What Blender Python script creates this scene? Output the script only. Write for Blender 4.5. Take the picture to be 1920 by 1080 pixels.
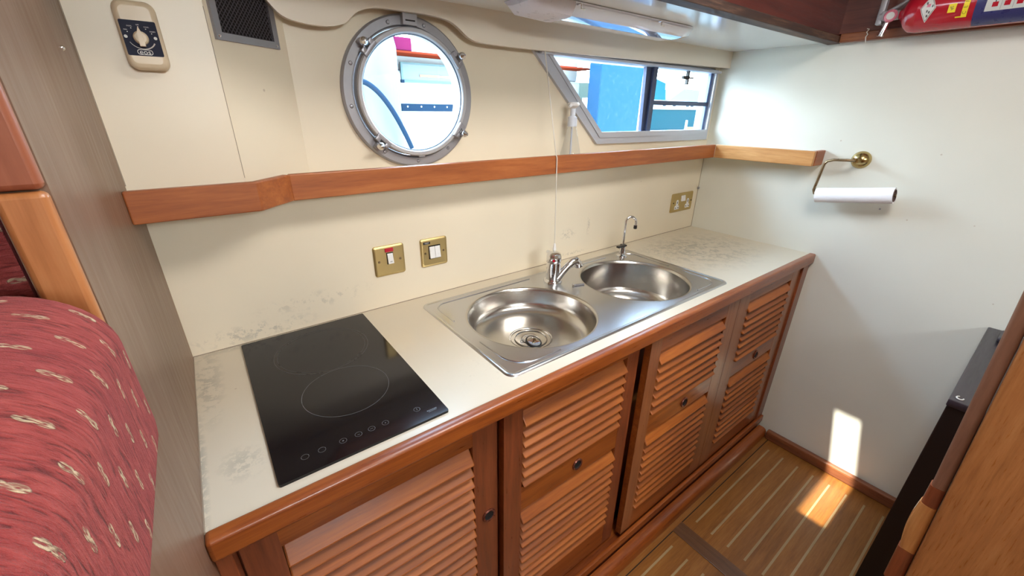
import bpy, bmesh, math, random
from mathutils import Vector, Matrix
random.seed(4)
R = math.radians
PI = math.pi
for o in list(bpy.data.objects): bpy.data.objects.remove(o)
SC = bpy.context.scene
COL = SC.collection

# ------------------------------------------------------------------ camera
F = 765.9917
cd = bpy.data.cameras.new('camera')
cd.sensor_width = 36.0; cd.sensor_fit = 'HORIZONTAL'
cd.lens = F/1920*36.0
cd.clip_start = 0.01; cd.clip_end = 500
cam = bpy.data.objects.new('camera', cd); COL.objects.link(cam)
r_ = Vector((0.80068274, -0.59901347, 0.00948763))
u_ = Vector((0.23118401, 0.32354911, 0.9175347))
f_ = Vector((0.55268536, 0.7324608, -0.39754253))
# right, up, back columns
M = Matrix(((r_.x, u_.x, -f_.x), (r_.y, u_.y, -f_.y), (r_.z, u_.z, -f_.z)))
cam.matrix_world = Matrix.Translation((0.10389698, -1.06837171, 1.44285987)) @ M.to_4x4()
SC.camera = cam

# ------------------------------------------------------------------ sky, sun, lamps, exposure
SC.view_settings.view_transform = 'Standard'
SC.view_settings.look = 'None'
SC.view_settings.exposure = 0.30
SC.view_settings.gamma = 1.0
SC.view_settings.use_curve_mapping = False
SC.cycles.max_bounces = 10
SC.cycles.diffuse_bounces = 6
SC.cycles.glossy_bounces = 5
SC.cycles.transparent_max_bounces = 12
SC.cycles.sample_clamp_indirect = 6.0
SC.cycles.use_denoising = True

wd = bpy.data.worlds.new('sky'); SC.world = wd; wd.use_nodes = True
wn = wd.node_tree.nodes; wl = wd.node_tree.links
bg = wn['Background']
tc = wn.new('ShaderNodeTexCoord'); sx = wn.new('ShaderNodeSeparateXYZ'); cr = wn.new('ShaderNodeValToRGB')
wl.new(tc.outputs['Generated'], sx.inputs[0]); wl.new(sx.outputs['Z'], cr.inputs[0]); wl.new(cr.outputs[0], bg.inputs[0])
cr.color_ramp.elements[0].position = 0.0; cr.color_ramp.elements[0].color = (0.86, 0.95, 1.0, 1)
cr.color_ramp.elements[1].position = 0.8; cr.color_ramp.elements[1].color = (0.42, 0.68, 1.0, 1)
bg.inputs[1].default_value = 24.0

sd = bpy.data.lights.new('sun', 'SUN'); sd.energy = 14.0; sd.angle = R(0.6); sd.color = (1.0, 0.94, 0.80)
sun = bpy.data.objects.new('sun', sd); COL.objects.link(sun)
SUN_D = Vector((0.6, -0.20, -1.0)).normalized()
sun.rotation_euler = SUN_D.to_track_quat('-Z', 'Y').to_euler()
sun.location = (-2, 2, 5)

def area(name, loc, d, w, h, e, c):
    l = bpy.data.lights.new(name, 'AREA'); l.shape = 'RECTANGLE'; l.size = w; l.size_y = h; l.energy = e; l.color = c
    o = bpy.data.objects.new(name, l); COL.objects.link(o); o.location = loc
    o.rotation_euler = Vector(d).to_track_quat('-Z', 'Y').to_euler()
    return o
# fill lamps added to brighten the galley, from the rear wall and from overhead
area('fill_lamp_rear', (0.3, -2.66, 1.84), (0, 1, -0.25), 0.6, 0.20, 9.5, (1.0, 0.95, 0.87))
area('fill_lamp_overhead', (0.85, -1.02, 1.985), (0.0, 0.05, -1), 0.7, 0.32, 13.5, (1.0, 0.96, 0.90))
# daylight through the galley window and the porthole (sky outside)
for nm, lc, w_, h_ in (('portal_galley_window', (1.52, 0.045, 1.485), 1.0, 0.28), ('portal_porthole', (0.583, 0.045, 1.477), 0.3, 0.3)):
    po = area(nm, lc, (0, -1, 0), w_, h_, 1, (1, 1, 1)); po.data.cycles.is_portal = True

# ------------------------------------------------------------------ material helpers
class NT:
    def __init__(s, name):
        s.m = bpy.data.materials.new(name); s.m.use_nodes = True
        s.n = s.m.node_tree.nodes; s.l = s.m.node_tree.links
        s.b = s.n['Principled BSDF']; s.out = s.n['Material Output']
        s.t = s.n.new('ShaderNodeTexCoord')
    def nd(s, t, **k):
        x = s.n.new(t)
        for a, v in k.items(): setattr(x, a, v)
        return x
    def put(s, sock, v):
        if hasattr(v, 'is_output') or isinstance(v, bpy.types.NodeSocket): s.l.new(v, sock)
        else: sock.default_value = v
    def math(s, op, a, b=0.0, c=None):
        x = s.nd('ShaderNodeMath', operation=op); s.put(x.inputs[0], a); s.put(x.inputs[1], b)
        if c is not None: s.put(x.inputs[2], c)
        return x.outputs[0]
    def noise(s, scale, detail=3, rough=0.5, vec=None, sc=(1, 1, 1), dist=0.0):
        mp = s.nd('ShaderNodeMapping'); s.l.new(vec or s.t.outputs['Object'], mp.inputs[0]); mp.inputs['Scale'].default_value = sc
        x = s.nd('ShaderNodeTexNoise'); s.l.new(mp.outputs[0], x.inputs['Vector'])
        x.inputs['Scale'].default_value = scale; x.inputs['Detail'].default_value = detail
        x.inputs['Roughness'].default_value = rough; x.inputs['Distortion'].default_value = dist
        return x.outputs['Fac']
    def ramp(s, fac, stops):
        x = s.nd('ShaderNodeValToRGB'); s.l.new(fac, x.inputs[0]); e = x.color_ramp.elements
        while len(e) < len(stops): e.new(0.5)
        for i, (p, c) in enumerate(stops): e[i].position = p; e[i].color = (*c, 1) if len(c) == 3 else c
        return x.outputs[0]
    def rng(s, v, a, b, c=0.0, d=1.0):
        x = s.nd('ShaderNodeMapRange'); s.l.new(v, x.inputs[0])
        for i, q in enumerate((a, b, c, d)): x.inputs[1+i].default_value = q
        return x.outputs[0]
    def mix(s, f, a, b):
        x = s.nd('ShaderNodeMix', data_type='RGBA'); s.put(x.inputs[0], f)
        s.put(x.inputs[6], a if not isinstance(a, tuple) else (*a, 1)); s.put(x.inputs[7], b if not isinstance(b, tuple) else (*b, 1))
        return x.outputs[2]
    def bump(s, h, st, dist=0.001):
        x = s.nd('ShaderNodeBump'); s.l.new(h, x.inputs['Height']); x.inputs['Strength'].default_value = st; x.inputs['Distance'].default_value = dist
        s.l.new(x.outputs[0], s.b.inputs['Normal'])
    def set(s, **k):
        mp = dict(col='Base Color', rough='Roughness', metal='Metallic', coat='Coat Weight', coat_r='Coat Roughness', spec='Specular IOR Level', ior='IOR', trans='Transmission Weight', sheen='Sheen Weight')
        for a, v in k.items():
            if isinstance(v, tuple) and len(v) == 3: v = (*v, 1)
            s.put(s.b.inputs[mp[a]], v)
        return s
    def spot(s, c, rad, soft=0.5):
        """mask that is 1 at world point c and falls to 0 at radius rad (per axis radii allowed)"""
        mp = s.nd('ShaderNodeMapping'); mp.vector_type = 'TEXTURE'; s.l.new(s.t.outputs['Object'], mp.inputs[0])
        mp.inputs['Location'].default_value = c; mp.inputs['Scale'].default_value = rad
        ln = s.nd('ShaderNodeVectorMath', operation='LENGTH'); s.l.new(mp.outputs[0], ln.inputs[0])
        return s.rng(ln.outputs['Value'], 1.0, soft)

def plain(name, col, rough=0.5, metal=0.0, **k):
    t = NT(name); t.set(col=col, rough=rough, metal=metal, **k)
    n = t.noise(60, 2); h = t.rng(n, 0.3, 0.7, max(0, rough-0.04), rough+0.05); t.set(rough=h)
    return t.m

def wood(name, a, b, c, axis='X', rough=0.32, coat=0.35, s=1.0, bump=0.15, vary=0.0):
    t = NT(name)
    st = {'X': (1.0, 14, 14), 'Y': (14, 1.0, 14), 'Z': (14, 14, 1.0)}[axis]
    n1 = t.noise(3.2*s, 4, 0.6, sc=st, dist=0.6)
    st2 = tuple(v*3.2 for v in st); n2 = t.noise(5*s, 3, 0.7, sc=st2)
    st3 = {'X': (.7, 3, 3), 'Y': (3, .7, 3), 'Z': (3, 3, .7)}[axis]; n3 = t.noise(2.2, 2, sc=st3)
    f = t.math('ADD', t.math('MULTIPLY', n1, 0.62), t.math('MULTIPLY', n2, 0.38))
    col = t.ramp(f, [(0.33, a), (0.5, b), (0.68, c)])
    col = t.mix(t.rng(n3, 0.35, 0.7, 0.0, 0.35), col, tuple(x*0.72 for x in a))
    if vary:
        g = t.nd('ShaderNodeNewGeometry'); col = t.mix(t.math('MULTIPLY', g.outputs['Random Per Island'], vary), col, tuple(x*0.55 for x in a))
    t.set(col=col, rough=t.rng(n2, 0.3, 0.7, rough-0.05, rough+0.08), coat=coat, coat_r=0.18)
    t.bump(n2, bump, 0.0006)
    return t.m

def laminate(name, col, dirt=(0.30, 0.29, 0.24), spots=(), rough=0.34, warm=0.03, speck=True):
    t = NT(name)
    n = t.noise(2.5, 3); c = t.mix(t.rng(n, 0.35, 0.65, 0.0, 1.0), col, tuple(x*(1-warm*2) for x in col))
    if speck:
        v = t.nd('ShaderNodeTexVoronoi'); v.inputs['Scale'].default_value = 9.0; t.l.new(t.t.outputs['Object'], v.inputs['Vector'])
        vd = t.rng(v.outputs['Distance'], 0.03, 0.018)
        c = t.mix(t.math('MULTIPLY', vd, 0.45), c, (0.35, 0.24, 0.16))
    for (ctr, rad, sc, thr, amt) in spots:
        nn = t.noise(sc, 5, 0.75)
        m = t.math('MULTIPLY', t.rng(nn, thr, thr+0.07), t.spot(ctr, rad, 0.25))
        c = t.mix(t.math('MULTIPLY', m, amt), c, dirt)
    t.set(col=c, rough=rough, spec=0.5)
    fine = t.noise(400, 2); t.bump(fine, 0.04, 0.0003)
    return t.m

CREAM = (0.82, 0.735, 0.575)
m_wall = laminate('cream_laminate_wall', CREAM, spots=[
    ((0.28, 0, 0.99), (0.16, 0.1, 0.03), 30, 0.52, 0.35), ((0.13, 0, 0.945), (0.16, 0.1, 0.028), 40, 0.50, 0.5),
    ((1.17, 0, 1.02), (0.05, 0.1, 0.025), 90, 0.50, 0.5), ((1.28, 0, 1.035), (0.012, 0.1, 0.05), 90, 0.48, 0.4),
    ((1.21, 0, 0.94), (0.09, 0.1, 0.01), 120, 0.5, 0.5)])
m_wall_r = laminate('cream_laminate_right', (0.745, 0.75, 0.675), rough=0.38, speck=True)
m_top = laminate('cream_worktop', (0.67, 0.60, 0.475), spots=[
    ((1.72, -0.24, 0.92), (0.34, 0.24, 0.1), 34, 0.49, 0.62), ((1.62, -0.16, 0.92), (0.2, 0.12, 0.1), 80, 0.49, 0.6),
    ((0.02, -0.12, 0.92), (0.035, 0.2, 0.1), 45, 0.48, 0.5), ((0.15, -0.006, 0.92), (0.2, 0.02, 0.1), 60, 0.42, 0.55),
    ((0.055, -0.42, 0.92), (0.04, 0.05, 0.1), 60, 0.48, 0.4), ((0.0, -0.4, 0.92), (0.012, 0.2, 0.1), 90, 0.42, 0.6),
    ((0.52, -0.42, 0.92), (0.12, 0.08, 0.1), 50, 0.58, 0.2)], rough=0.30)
m_ceil = laminate('glossy_white_ceiling', (0.83, 0.83, 0.77), rough=0.12, speck=False)
m_val = laminate('cream_valance', (0.78, 0.70, 0.58), speck=False)
# mahogany / cherry in three grain directions
RA, RB, RC = (0.17, 0.036, 0.008), (0.29, 0.070, 0.011), (0.40, 0.115, 0.020)
m_wx = wood('cherry_wood_x', RA, RB, RC, 'X')
m_wz = wood('cherry_wood_z', (0.13, 0.032, 0.014), (0.22, 0.055, 0.020), (0.31, 0.085, 0.030), 'Z')
m_slat = wood('louvre_wood', (0.26, 0.062, 0.009), (0.43, 0.116, 0.014), (0.55, 0.172, 0.024), 'X', rough=0.50, coat=0.03, vary=0.55)
m_fid = wood('fiddle_wood', (0.24, 0.062, 0.016), (0.36, 0.102, 0.024), (0.46, 0.15, 0.040), 'X', rough=0.45, coat=0.08)
m_fidy = wood('fiddle_wood_y', (0.40, 0.17, 0.05), (0.56, 0.27, 0.09), (0.68, 0.38, 0.15), 'Y', rough=0.35)
m_dark = wood('dark_mahogany', (0.055, 0.012, 0.010), (0.095, 0.020, 0.015), (0.14, 0.032, 0.022), 'X', rough=0.4, coat=0.2)
m_darky = wood('dark_mahogany_y', (0.075, 0.018, 0.014), (0.13, 0.034, 0.022), (0.18, 0.052, 0.032), 'Y', rough=0.35, coat=0.25)
m_edge = wood('stained_plywood_edge', (0.02, 0.012, 0.012), (0.06, 0.030, 0.022), (0.19, 0.10, 0.06), 'X', rough=0.6, coat=0.0)
m_base = wood('baseboard_wood', (0.13, 0.035, 0.015), (0.22, 0.07, 0.026), (0.30, 0.11, 0.04), 'Y')
m_teak = wood('teak_floor', (0.17, 0.058, 0.010), (0.26, 0.098, 0.018), (0.34, 0.145, 0.034), 'X', rough=0.34, coat=0.15)
m_teakd = wood('teak_floor_dark', (0.09, 0.035, 0.014), (0.14, 0.058, 0.024), (0.18, 0.085, 0.036), 'Y', rough=0.34)
m_strip = wood('holly_strip', (0.26, 0.17, 0.075), (0.36, 0.245, 0.12), (0.42, 0.30, 0.16), 'X', rough=0.35)
m_oak = wood('orange_oak_board', (0.29, 0.105, 0.030), (0.42, 0.160, 0.048), (0.52, 0.225, 0.075), 'Z', rough=0.30, s=1.4)
m_post = wood('orange_post', (0.36, 0.13, 0.040), (0.50, 0.195, 0.065), (0.60, 0.27, 0.10), 'Z', rough=0.4, s=0.7)
m_head = wood('red_header', (0.26, 0.075, 0.034), (0.33, 0.100, 0.046), (0.39, 0.13, 0.064), 'Z', rough=0.4, s=0.7)
m_taupe = wood('taupe_panel', (0.210, 0.124, 0.081), (0.218, 0.130, 0.086), (0.226, 0.137, 0.091), 'Z', rough=0.38, coat=0.0, s=0.35, bump=0.0)

def steel(name, col, rough, st=(1, 40, 40)):
    t = NT(name); n = t.noise(14, 3, 0.7, sc=st)
    t.set(col=col, metal=1.0, rough=rough)
    return t.m
m_sink = steel('brushed_stainless_steel', (0.60, 0.61, 0.63), 0.26)
m_bowl = steel('bowl_steel', (0.60, 0.58, 0.55), 0.22, (6, 6, 60))
m_chrome = plain('chrome', (0.78, 0.79, 0.82), 0.07, 1.0)
m_alu = plain('cast_aluminium', (0.36, 0.36, 0.385), 0.50, 0.45)
m_alud = plain('dark_aluminium', (0.34, 0.34, 0.37), 0.4, 0.8)
m_wframe = plain('grey_window_frame', (0.50, 0.52, 0.58), 0.4, 0.25)
m_wdark = plain('dark_window_frame', (0.055, 0.07, 0.13), 0.35, 0.3)
m_brass = plain('brushed_brass', (0.60, 0.46, 0.21), 0.42, 1.0)
m_brassd = plain('aged_brass', (0.50, 0.38, 0.17), 0.22, 1.0)
m_brown = plain('antique_brass_rod', (0.30, 0.22, 0.13), 0.3, 1.0)
m_copper = plain('bronze_pull', (0.22, 0.075, 0.05), 0.25, 0.7)
m_white = plain('white_plastic', (0.80, 0.80, 0.80), 0.3)
m_black = plain('black_plastic', (0.012, 0.012, 0.014), 0.35)
m_hole = plain('dark_recess', (0.006, 0.004, 0.004), 0.8)
m_red = plain('red_neon', (0.45, 0.01, 0.03), 0.2)
m_glassk = NT('black_ceramic_glass').set(col=(0.006, 0.005, 0.007), rough=0.11, spec=0.38).m
m_mark = plain('grey_print', (0.10, 0.10, 0.105), 0.3)
m_mark2 = plain('faint_grey_print', (0.05, 0.045, 0.045), 0.3)
m_cb = plain('beige_plastic', (0.70, 0.58, 0.41), 0.35)
m_navy = plain('navy_print', (0.006, 0.008, 0.030), 0.55, spec=0.25)
m_offw = plain('offwhite_print', (0.70, 0.70, 0.68), 0.4)
m_paper = NT('paper_towel'); 
_v = m_paper.nd('ShaderNodeTexVoronoi'); _v.inputs['Scale'].default_value = 220; m_paper.l.new(m_paper.t.outputs['Object'], _v.inputs['Vector'])
m_paper.set(col=(0.86, 0.87, 0.93), rough=0.9); m_paper.bump(_v.outputs['Distance'], 0.3, 0.001); m_paper = m_paper.m
m_card = plain('cardboard_core', (0.16, 0.11, 0.10), 0.9)
m_cord = plain('white_cord', (0.72, 0.68, 0.60), 0.6)
m_extr = plain('red_enamel', (0.42, 0.008, 0.022), 0.22, coat=0.4)
m_blue = plain('blue_label', (0.035, 0.038, 0.14), 0.3)
m_yel = plain('yellow_label', (0.85, 0.68, 0.03), 0.4)
m_labw = plain('grey_white_label', (0.60, 0.62, 0.60), 0.4)
m_pink = plain('pink_gauge', (0.60, 0.18, 0.25), 0.25)
m_blackwood = wood('black_stained_wood', (0.014, 0.010, 0.014), (0.026, 0.018, 0.026), (0.045, 0.034, 0.045), 'X', rough=0.35, coat=0.1)
m_bface = plain('black_front', (0.010, 0.006, 0.006), 0.4)
m_rail = wood('brown_rail', (0.15, 0.065, 0.038), (0.22, 0.10, 0.058), (0.28, 0.135, 0.08), 'Z', rough=0.35)
m_rail2 = wood('bright_rail', (0.36, 0.13, 0.035), (0.48, 0.20, 0.06), (0.58, 0.27, 0.09), 'Z', rough=0.2)
m_lamp = plain('white_lamp_body', (0.78, 0.75, 0.80), 0.3)
m_lens = NT('lamp_lens').set(col=(0.80, 0.80, 0.90), rough=0.06, coat=1.0, metal=0.35).m

def thin_glass(name, tint, gl=0.06, rough=0.0):
    m = bpy.data.materials.new(name); m.use_nodes = True; n = m.node_tree.nodes; l = m.node_tree.links
    n.remove(n['Principled BSDF']); out = n['Material Output']
    tr = n.new('ShaderNodeBsdfTransparent'); tr.inputs[0].default_value = (*tint, 1)
    g = n.new('ShaderNodeBsdfGlossy'); g.inputs['Roughness'].default_value = rough
    lw = n.new('ShaderNodeLayerWeight'); lw.inputs['Blend'].default_value = 0.5; pw = n.new('ShaderNodeMath'); pw.operation = 'POWER'; pw.inputs[1].default_value = 4.0; l.new(lw.outputs['Facing'], pw.inputs[0])
    fr = n.new('ShaderNodeMath'); fr.operation = 'MULTIPLY_ADD'; l.new(pw.outputs[0], fr.inputs[0]); fr.inputs[1].default_value = 0.5; fr.inputs[2].default_value = gl*0.5
    mx = n.new('ShaderNodeMixShader'); l.new(fr.outputs[0], mx.inputs[0]); l.new(tr.outputs[0], mx.inputs[1]); l.new(g.outputs[0], mx.inputs[2])
    l.new(mx.outputs[0], out.inputs[0]); return m
m_pane = thin_glass('window_glass', (0.93, 0.97, 0.98))
m_bottle = thin_glass('clear_plastic', (0.90, 0.91, 0.92), rough=0.05)

# ------------------------------------------------------------------ mesh helpers
def box(bm, x0, x1, y0, y1, z0, z1, mat=None, bv=0.0, seg=2):
    r = bmesh.ops.create_cube(bm, size=1.0)['verts']
    for v in r: v.co = Vector(((x0+x1)/2+v.co.x*(x1-x0), (y0+y1)/2+v.co.y*(y1-y0), (z0+z1)/2+v.co.z*(z1-z0)))
    if bv > 0:
        es = list({e for v in r for e in v.link_edges})
        g = bmesh.ops.bevel(bm, geom=es, offset=bv, segments=seg, profile=0.5, affect='EDGES')
        r = list({v for f in g['faces'] for v in f.verts} | {v for v in r if v.is_valid})
    if mat is not None:
        for v in r: v.co = mat @ v.co
    return r

def frame(axis):
    a = Vector(axis).normalized(); t = Vector((0, 0, 1)) if abs(a.z) < 0.9 else Vector((1, 0, 0))
    u = a.cross(t).normalized(); v = a.cross(u).normalized(); return a, u, v

def lathe(bm, origin, axis, prof, n=40, closed=False, caps=True):
    """prof: list of (radius, height along axis)"""
    a, u, v = frame(axis); o = Vector(origin); rings = []
    for (r, h) in prof:
        if r < 1e-6: rings.append([bm.verts.new(o+a*h)])
        else: rings.append([bm.verts.new(o+a*h+(u*math.cos(2*PI*k/n)+v*math.sin(2*PI*k/n))*r) for k in range(n)])
    pr = list(zip(rings, rings[1:]))
    if closed: pr.append((rings[-1], rings[0]))
    for A, B in pr:
        for k in range(n):
            k2 = (k+1) % n
            if len(A) == 1 and len(B) == 1: continue
            if len(A) == 1: bm.faces.new((A[0], B[k], B[k2]))
            elif len(B) == 1: bm.faces.new((A[k], B[0], A[k2]))
            else: bm.faces.new((A[k], B[k], B[k2], A[k2]))
    if caps and not closed:
        if len(rings[0]) > 1: bm.faces.new(rings[0])
        if len(rings[-1]) > 1: bm.faces.new(rings[-1])

def cyl(bm, p, q, r, n=20, r2=None):
    p = Vector(p); q = Vector(q); L = (q-p).length
    lathe(bm, p, q-p, [(r, 0), (r if r2 is None else r2, L)], n)

def tube(bm, pts, r, n=10, closed=False, caps=True, squash=None):
    pts = [Vector(p) for p in pts]; rings = []; N = len(pts)
    rs = r if isinstance(r, (list, tuple)) else [r]*N
    prev = None
    for i, p in enumerate(pts):
        if closed: t = (pts[(i+1) % N]-pts[i-1]).normalized()
        else: t = (pts[min(i+1, N-1)]-pts[max(i-1, 0)]).normalized()
        if prev is None:
            a, u, v = frame(t)
        else:
            u = (prev-t*prev.dot(t)).normalized(); v = t.cross(u)
        prev = u
        rings.append([bm.verts.new(p+(u*math.cos(2*PI*k/n)+v*math.sin(2*PI*k/n))*rs[i]) for k in range(n)])
    rr = list(zip(rings, rings[1:]))
    if closed: rr.append((rings[-1], rings[0]))
    for A, B in rr:
        for k in range(n): bm.faces.new((A[k], A[(k+1) % n], B[(k+1) % n], B[k]))
    if caps and not closed: bm.faces.new(rings[0]); bm.faces.new(rings[-1])

def arc(c, r, a0, a1, n, plane='XY', z=0.0):
    out = []
    for i in range(n+1):
        a = a0+(a1-a0)*i/n; x = c[0]+r*math.cos(a); y = c[1]+r*math.sin(a)
        out.append((x, y))
    return out

def rrect(x0, x1, y0, y1, r, n=6):
    p = []
    for (cx, cy, a) in ((x1-r, y1-r, 0), (x0+r, y1-r, PI/2), (x0+r, y0+r, PI), (x1-r, y0+r, 1.5*PI)):
        p += arc((cx, cy), r, a, a+PI/2, n)
    return p

def sheet(bm, loops, M4, depth):
    """filled 2D outline with holes, extruded from 0 to depth along local z, placed by matrix M4"""
    cu = bpy.data.curves.new('tmp', 'CURVE'); cu.dimensions = '2D'; cu.fill_mode = 'BOTH'; cu.extrude = depth/2
    for lp in loops:
        s = cu.splines.new('POLY'); s.points.add(len(lp)-1)
        for i, q in enumerate(lp): s.points[i].co = (q[0], q[1], 0, 1)
        s.use_cyclic_u = True
    ob = bpy.data.objects.new('tmp', cu); COL.objects.link(ob)
    me = bpy.data.meshes.new_from_object(ob)
    me.transform(M4 @ Matrix.Translation((0, 0, depth/2)))
    bm.from_mesh(me); bpy.data.meshes.remove(me); bpy.data.objects.remove(ob); bpy.data.curves.remove(cu)
    bmesh.ops.remove_doubles(bm, verts=bm.verts, dist=1e-5)

# plane matrices: local x,y -> world
def MXZ(y):   # local (x, y) = world (x, z), local z = -world y (towards the room)
    return Matrix(((1, 0, 0, 0), (0, 0, -1, y), (0, 1, 0, 0), (0, 0, 0, 1)))
def MYZ(x):   # local (x, y) = world (-y, z), local z = -world x : seen from the left
    return Matrix(((0, 0, -1, x), (-1, 0, 0, 0), (0, 1, 0, 0), (0, 0, 0, 1)))
def MXY(z):
    return Matrix.Translation((0, 0, z))

def obj(name, bm, mat, parent=None, smooth=40, recalc=True):
    if recalc: bmesh.ops.recalc_face_normals(bm, faces=bm.faces)
    bm.faces.ensure_lookup_table()
    for f in bm.faces: f.smooth = bool(smooth)
    if smooth:
        lim = R(smooth)
        for e in bm.edges:
            if len(e.link_faces) == 2:
                an = e.calc_face_angle(0.0); a1, a2 = e.link_faces[0].calc_area(), e.link_faces[1].calc_area()
                if an > lim or (an > 0.12 and max(a1, a2) > 6*max(min(a1, a2), 1e-12)): e.smooth = False
    me = bpy.data.meshes.new(name); bm.to_mesh(me); bm.free()
    o = bpy.data.objects.new(name, me); COL.objects.link(o)
    mats = mat if isinstance(mat, (list, tuple)) else [mat]
    for m in mats: me.materials.append(m)
    if parent is not None:
        o.parent = parent
        if parent.type == 'EMPTY': o.matrix_parent_inverse = Matrix.Translation(-parent.location)
    return o

def tag(o, label, cat, group=None, kind=None):
    o['label'] = label; o['category'] = cat
    if group: o['group'] = group
    if kind: o['kind'] = kind
    return o
def thing(name, loc, label, cat, group=None):
    o = bpy.data.objects.new(name, None); COL.objects.link(o); o.location = loc; o.empty_display_size = 0.05
    return tag(o, label, cat, group)
def struct(name, bm, mat, parent=None, **k):
    o = obj(name, bm, mat, parent, **k)
    if parent is None: o['kind'] = 'structure'
    return o
def sempty(name, loc):
    o = bpy.data.objects.new(name, None); COL.objects.link(o); o.location = loc; o['kind'] = 'structure'; return o
def B(): return bmesh.new()

def text(name, body, size, M4, mat, parent, extrude=0.0002, align='CENTER', sx=1.0):
    cu = bpy.data.curves.new('tmp', 'FONT'); cu.body = body; cu.size = size; cu.align_x = align; cu.align_y = 'CENTER'; cu.extrude = extrude; cu.resolution_u = 3
    ob = bpy.data.objects.new('tmp', cu); COL.objects.link(ob)
    bpy.context.view_layer.update()
    me = bpy.data.meshes.new_from_object(ob); me.transform(M4 @ Matrix.Diagonal((sx, 1, 1, 1)))
    bm = B(); bm.from_mesh(me); bpy.data.meshes.remove(me); bpy.data.objects.remove(ob); bpy.data.curves.remove(cu)
    return obj(name, bm, mat, parent, smooth=0)

H = 0.92          # worktop height
W = 2.035         # right wall
# ------------------------------------------------------------------ setting
# floor
bm = B(); box(bm, -1.95, 2.1, -2.8, 0.05, -0.03, 0.0); struct('floor', bm, m_teak, smooth=0)
fl = bpy.data.objects['floor']
bm = B()
ys = [-0.634-0.0605*k for k in range(16)]
for y in ys: box(bm, 1.33, 1.945, y-0.0035, y+0.0035, 0.0, 0.0012)
for y in ys:
    box(bm, 0.35, 1.172, y-0.0035, y+0.0035, 0.0, 0.0012)
o = obj('inlay_strip', bm, m_strip, fl, smooth=0); o['label'] = 'pale inlaid strips'
bm = B(); box(bm, 1.225, 1.285, -2.6, -0.60, 0.0, 0.0035, bv=0.001); obj('cross_board', bm, m_teakd, fl)
bm = B()
for (a, b, c, d) in ((1.286, 2.02, -0.603, -0.6), (0.3, 1.224, -0.603, -0.6)): box(bm, a, b, c, d, 0.0, 0.0008)
obj('panel_seam', bm, m_hole, fl, smooth=0)

# back wall (hull side) with porthole and window openings
PC = (0.583, 1.477)
win_out = [(1.005, 1.612), (1.283, 1.352), (2.0, 1.345), (1.998, 1.618)]
bm = B()
sheet(bm, [[(-0.03, -0.05), (W+0.06, -0.05), (W+0.06, 1.74), (-0.03, 1.74)],
           [(PC[0]+0.150*math.cos(2*PI*k/64), PC[1]+0.150*math.sin(2*PI*k/64)) for k in range(64)], win_out], MXZ(0.04), 0.04)
struct('wall_back', bm, m_wall, smooth=0)
# right wall, left bulkhead
bm = B(); box(bm, W, W+0.04, -2.75, 0.0, 0.0, 2.0); struct('wall_right', bm, m_wall_r, smooth=0)
bm = B()
sheet(bm, [[(0.0, 0.0), (1.35, 0.0), (1.35, 1.13), (0.549, 1.13), (0.549, 2.0), (0.0, 2.0)]], MYZ(0.0) @ Matrix.Translation((0, 0, 0)), 0.035)
for v in bm.verts: v.co.x = v.co.x  # panel lies between x=-0.035 and 0
struct('wall_left', bm, m_taupe, smooth=0)
# saloon shell behind the photographer
bm = B(); box(bm, -1.99, -1.95, -2.75, 0.05, 0.0, 2.0); struct('wall_saloon', bm, m_wall, smooth=0)
bm = B()
sheet(bm, [[(-1.95, 0.0), (W, 0.0), (W, 2.0), (-1.95, 2.0)], [(0.0, 1.74), (0.6, 1.74), (0.6, 1.94), (0.0, 1.94)]], MXZ(-2.70), 0.04)
struct('wall_front', bm, m_wall, smooth=0)
# low ceiling over the galley, beam, raised cabin roof with a slot hatch
bm = B(); box(bm, -0.03, W, -0.386, 0.0, 1.68, 1.71); struct('ceiling', bm, m_ceil, smooth=0)
bm = B(); x0, x1, y0, y1 = 0.48, 1.01, -0.535, -0.44
for a, b, c, d in ((-1.99, W+0.04, -2.75, y0), (-1.99, x0, y0, y1), (x1, W+0.04, y0, y1), (-1.99, W+0.04, y1, -0.386)): box(bm, a, b, c, d, 2.0, 2.04)
struct('ceiling_raised', bm, m_ceil, smooth=0)
bm = B(); box(bm, -1.95, -0.035, -0.386, 0.05, 2.0, 2.04); box(bm, -1.95, -0.035, 0.0, 0.04, 0, 2.0); struct('wall_saloon_side', bm, m_wall, smooth=0)
bm = B(); box(bm, -0.03, W, -0.420, -0.388, 1.694, 2.0); struct('trim_1', bm, m_dark, smooth=0)
bm = B(); box(bm, -0.03, W, -0.426, -0.386, 1.672, 1.694, bv=0.002); o = struct('trim_2', bm, m_edge)
bm = B(); box(bm, W-0.020, W, -2.6, -0.420, 1.700, 2.0); struct('trim_3', bm, m_darky, smooth=0)
bm = B(); box(bm, W-0.026, W, -2.6, -0.427, 1.672, 1.700, bv=0.003)
struct('trim_4', bm, m_base)
bm = B(); box(bm, W-0.028, W, -2.6, -0.585, 0.0, 0.046, bv=0.006); struct('baseboard_right', bm, m_base)
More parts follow.
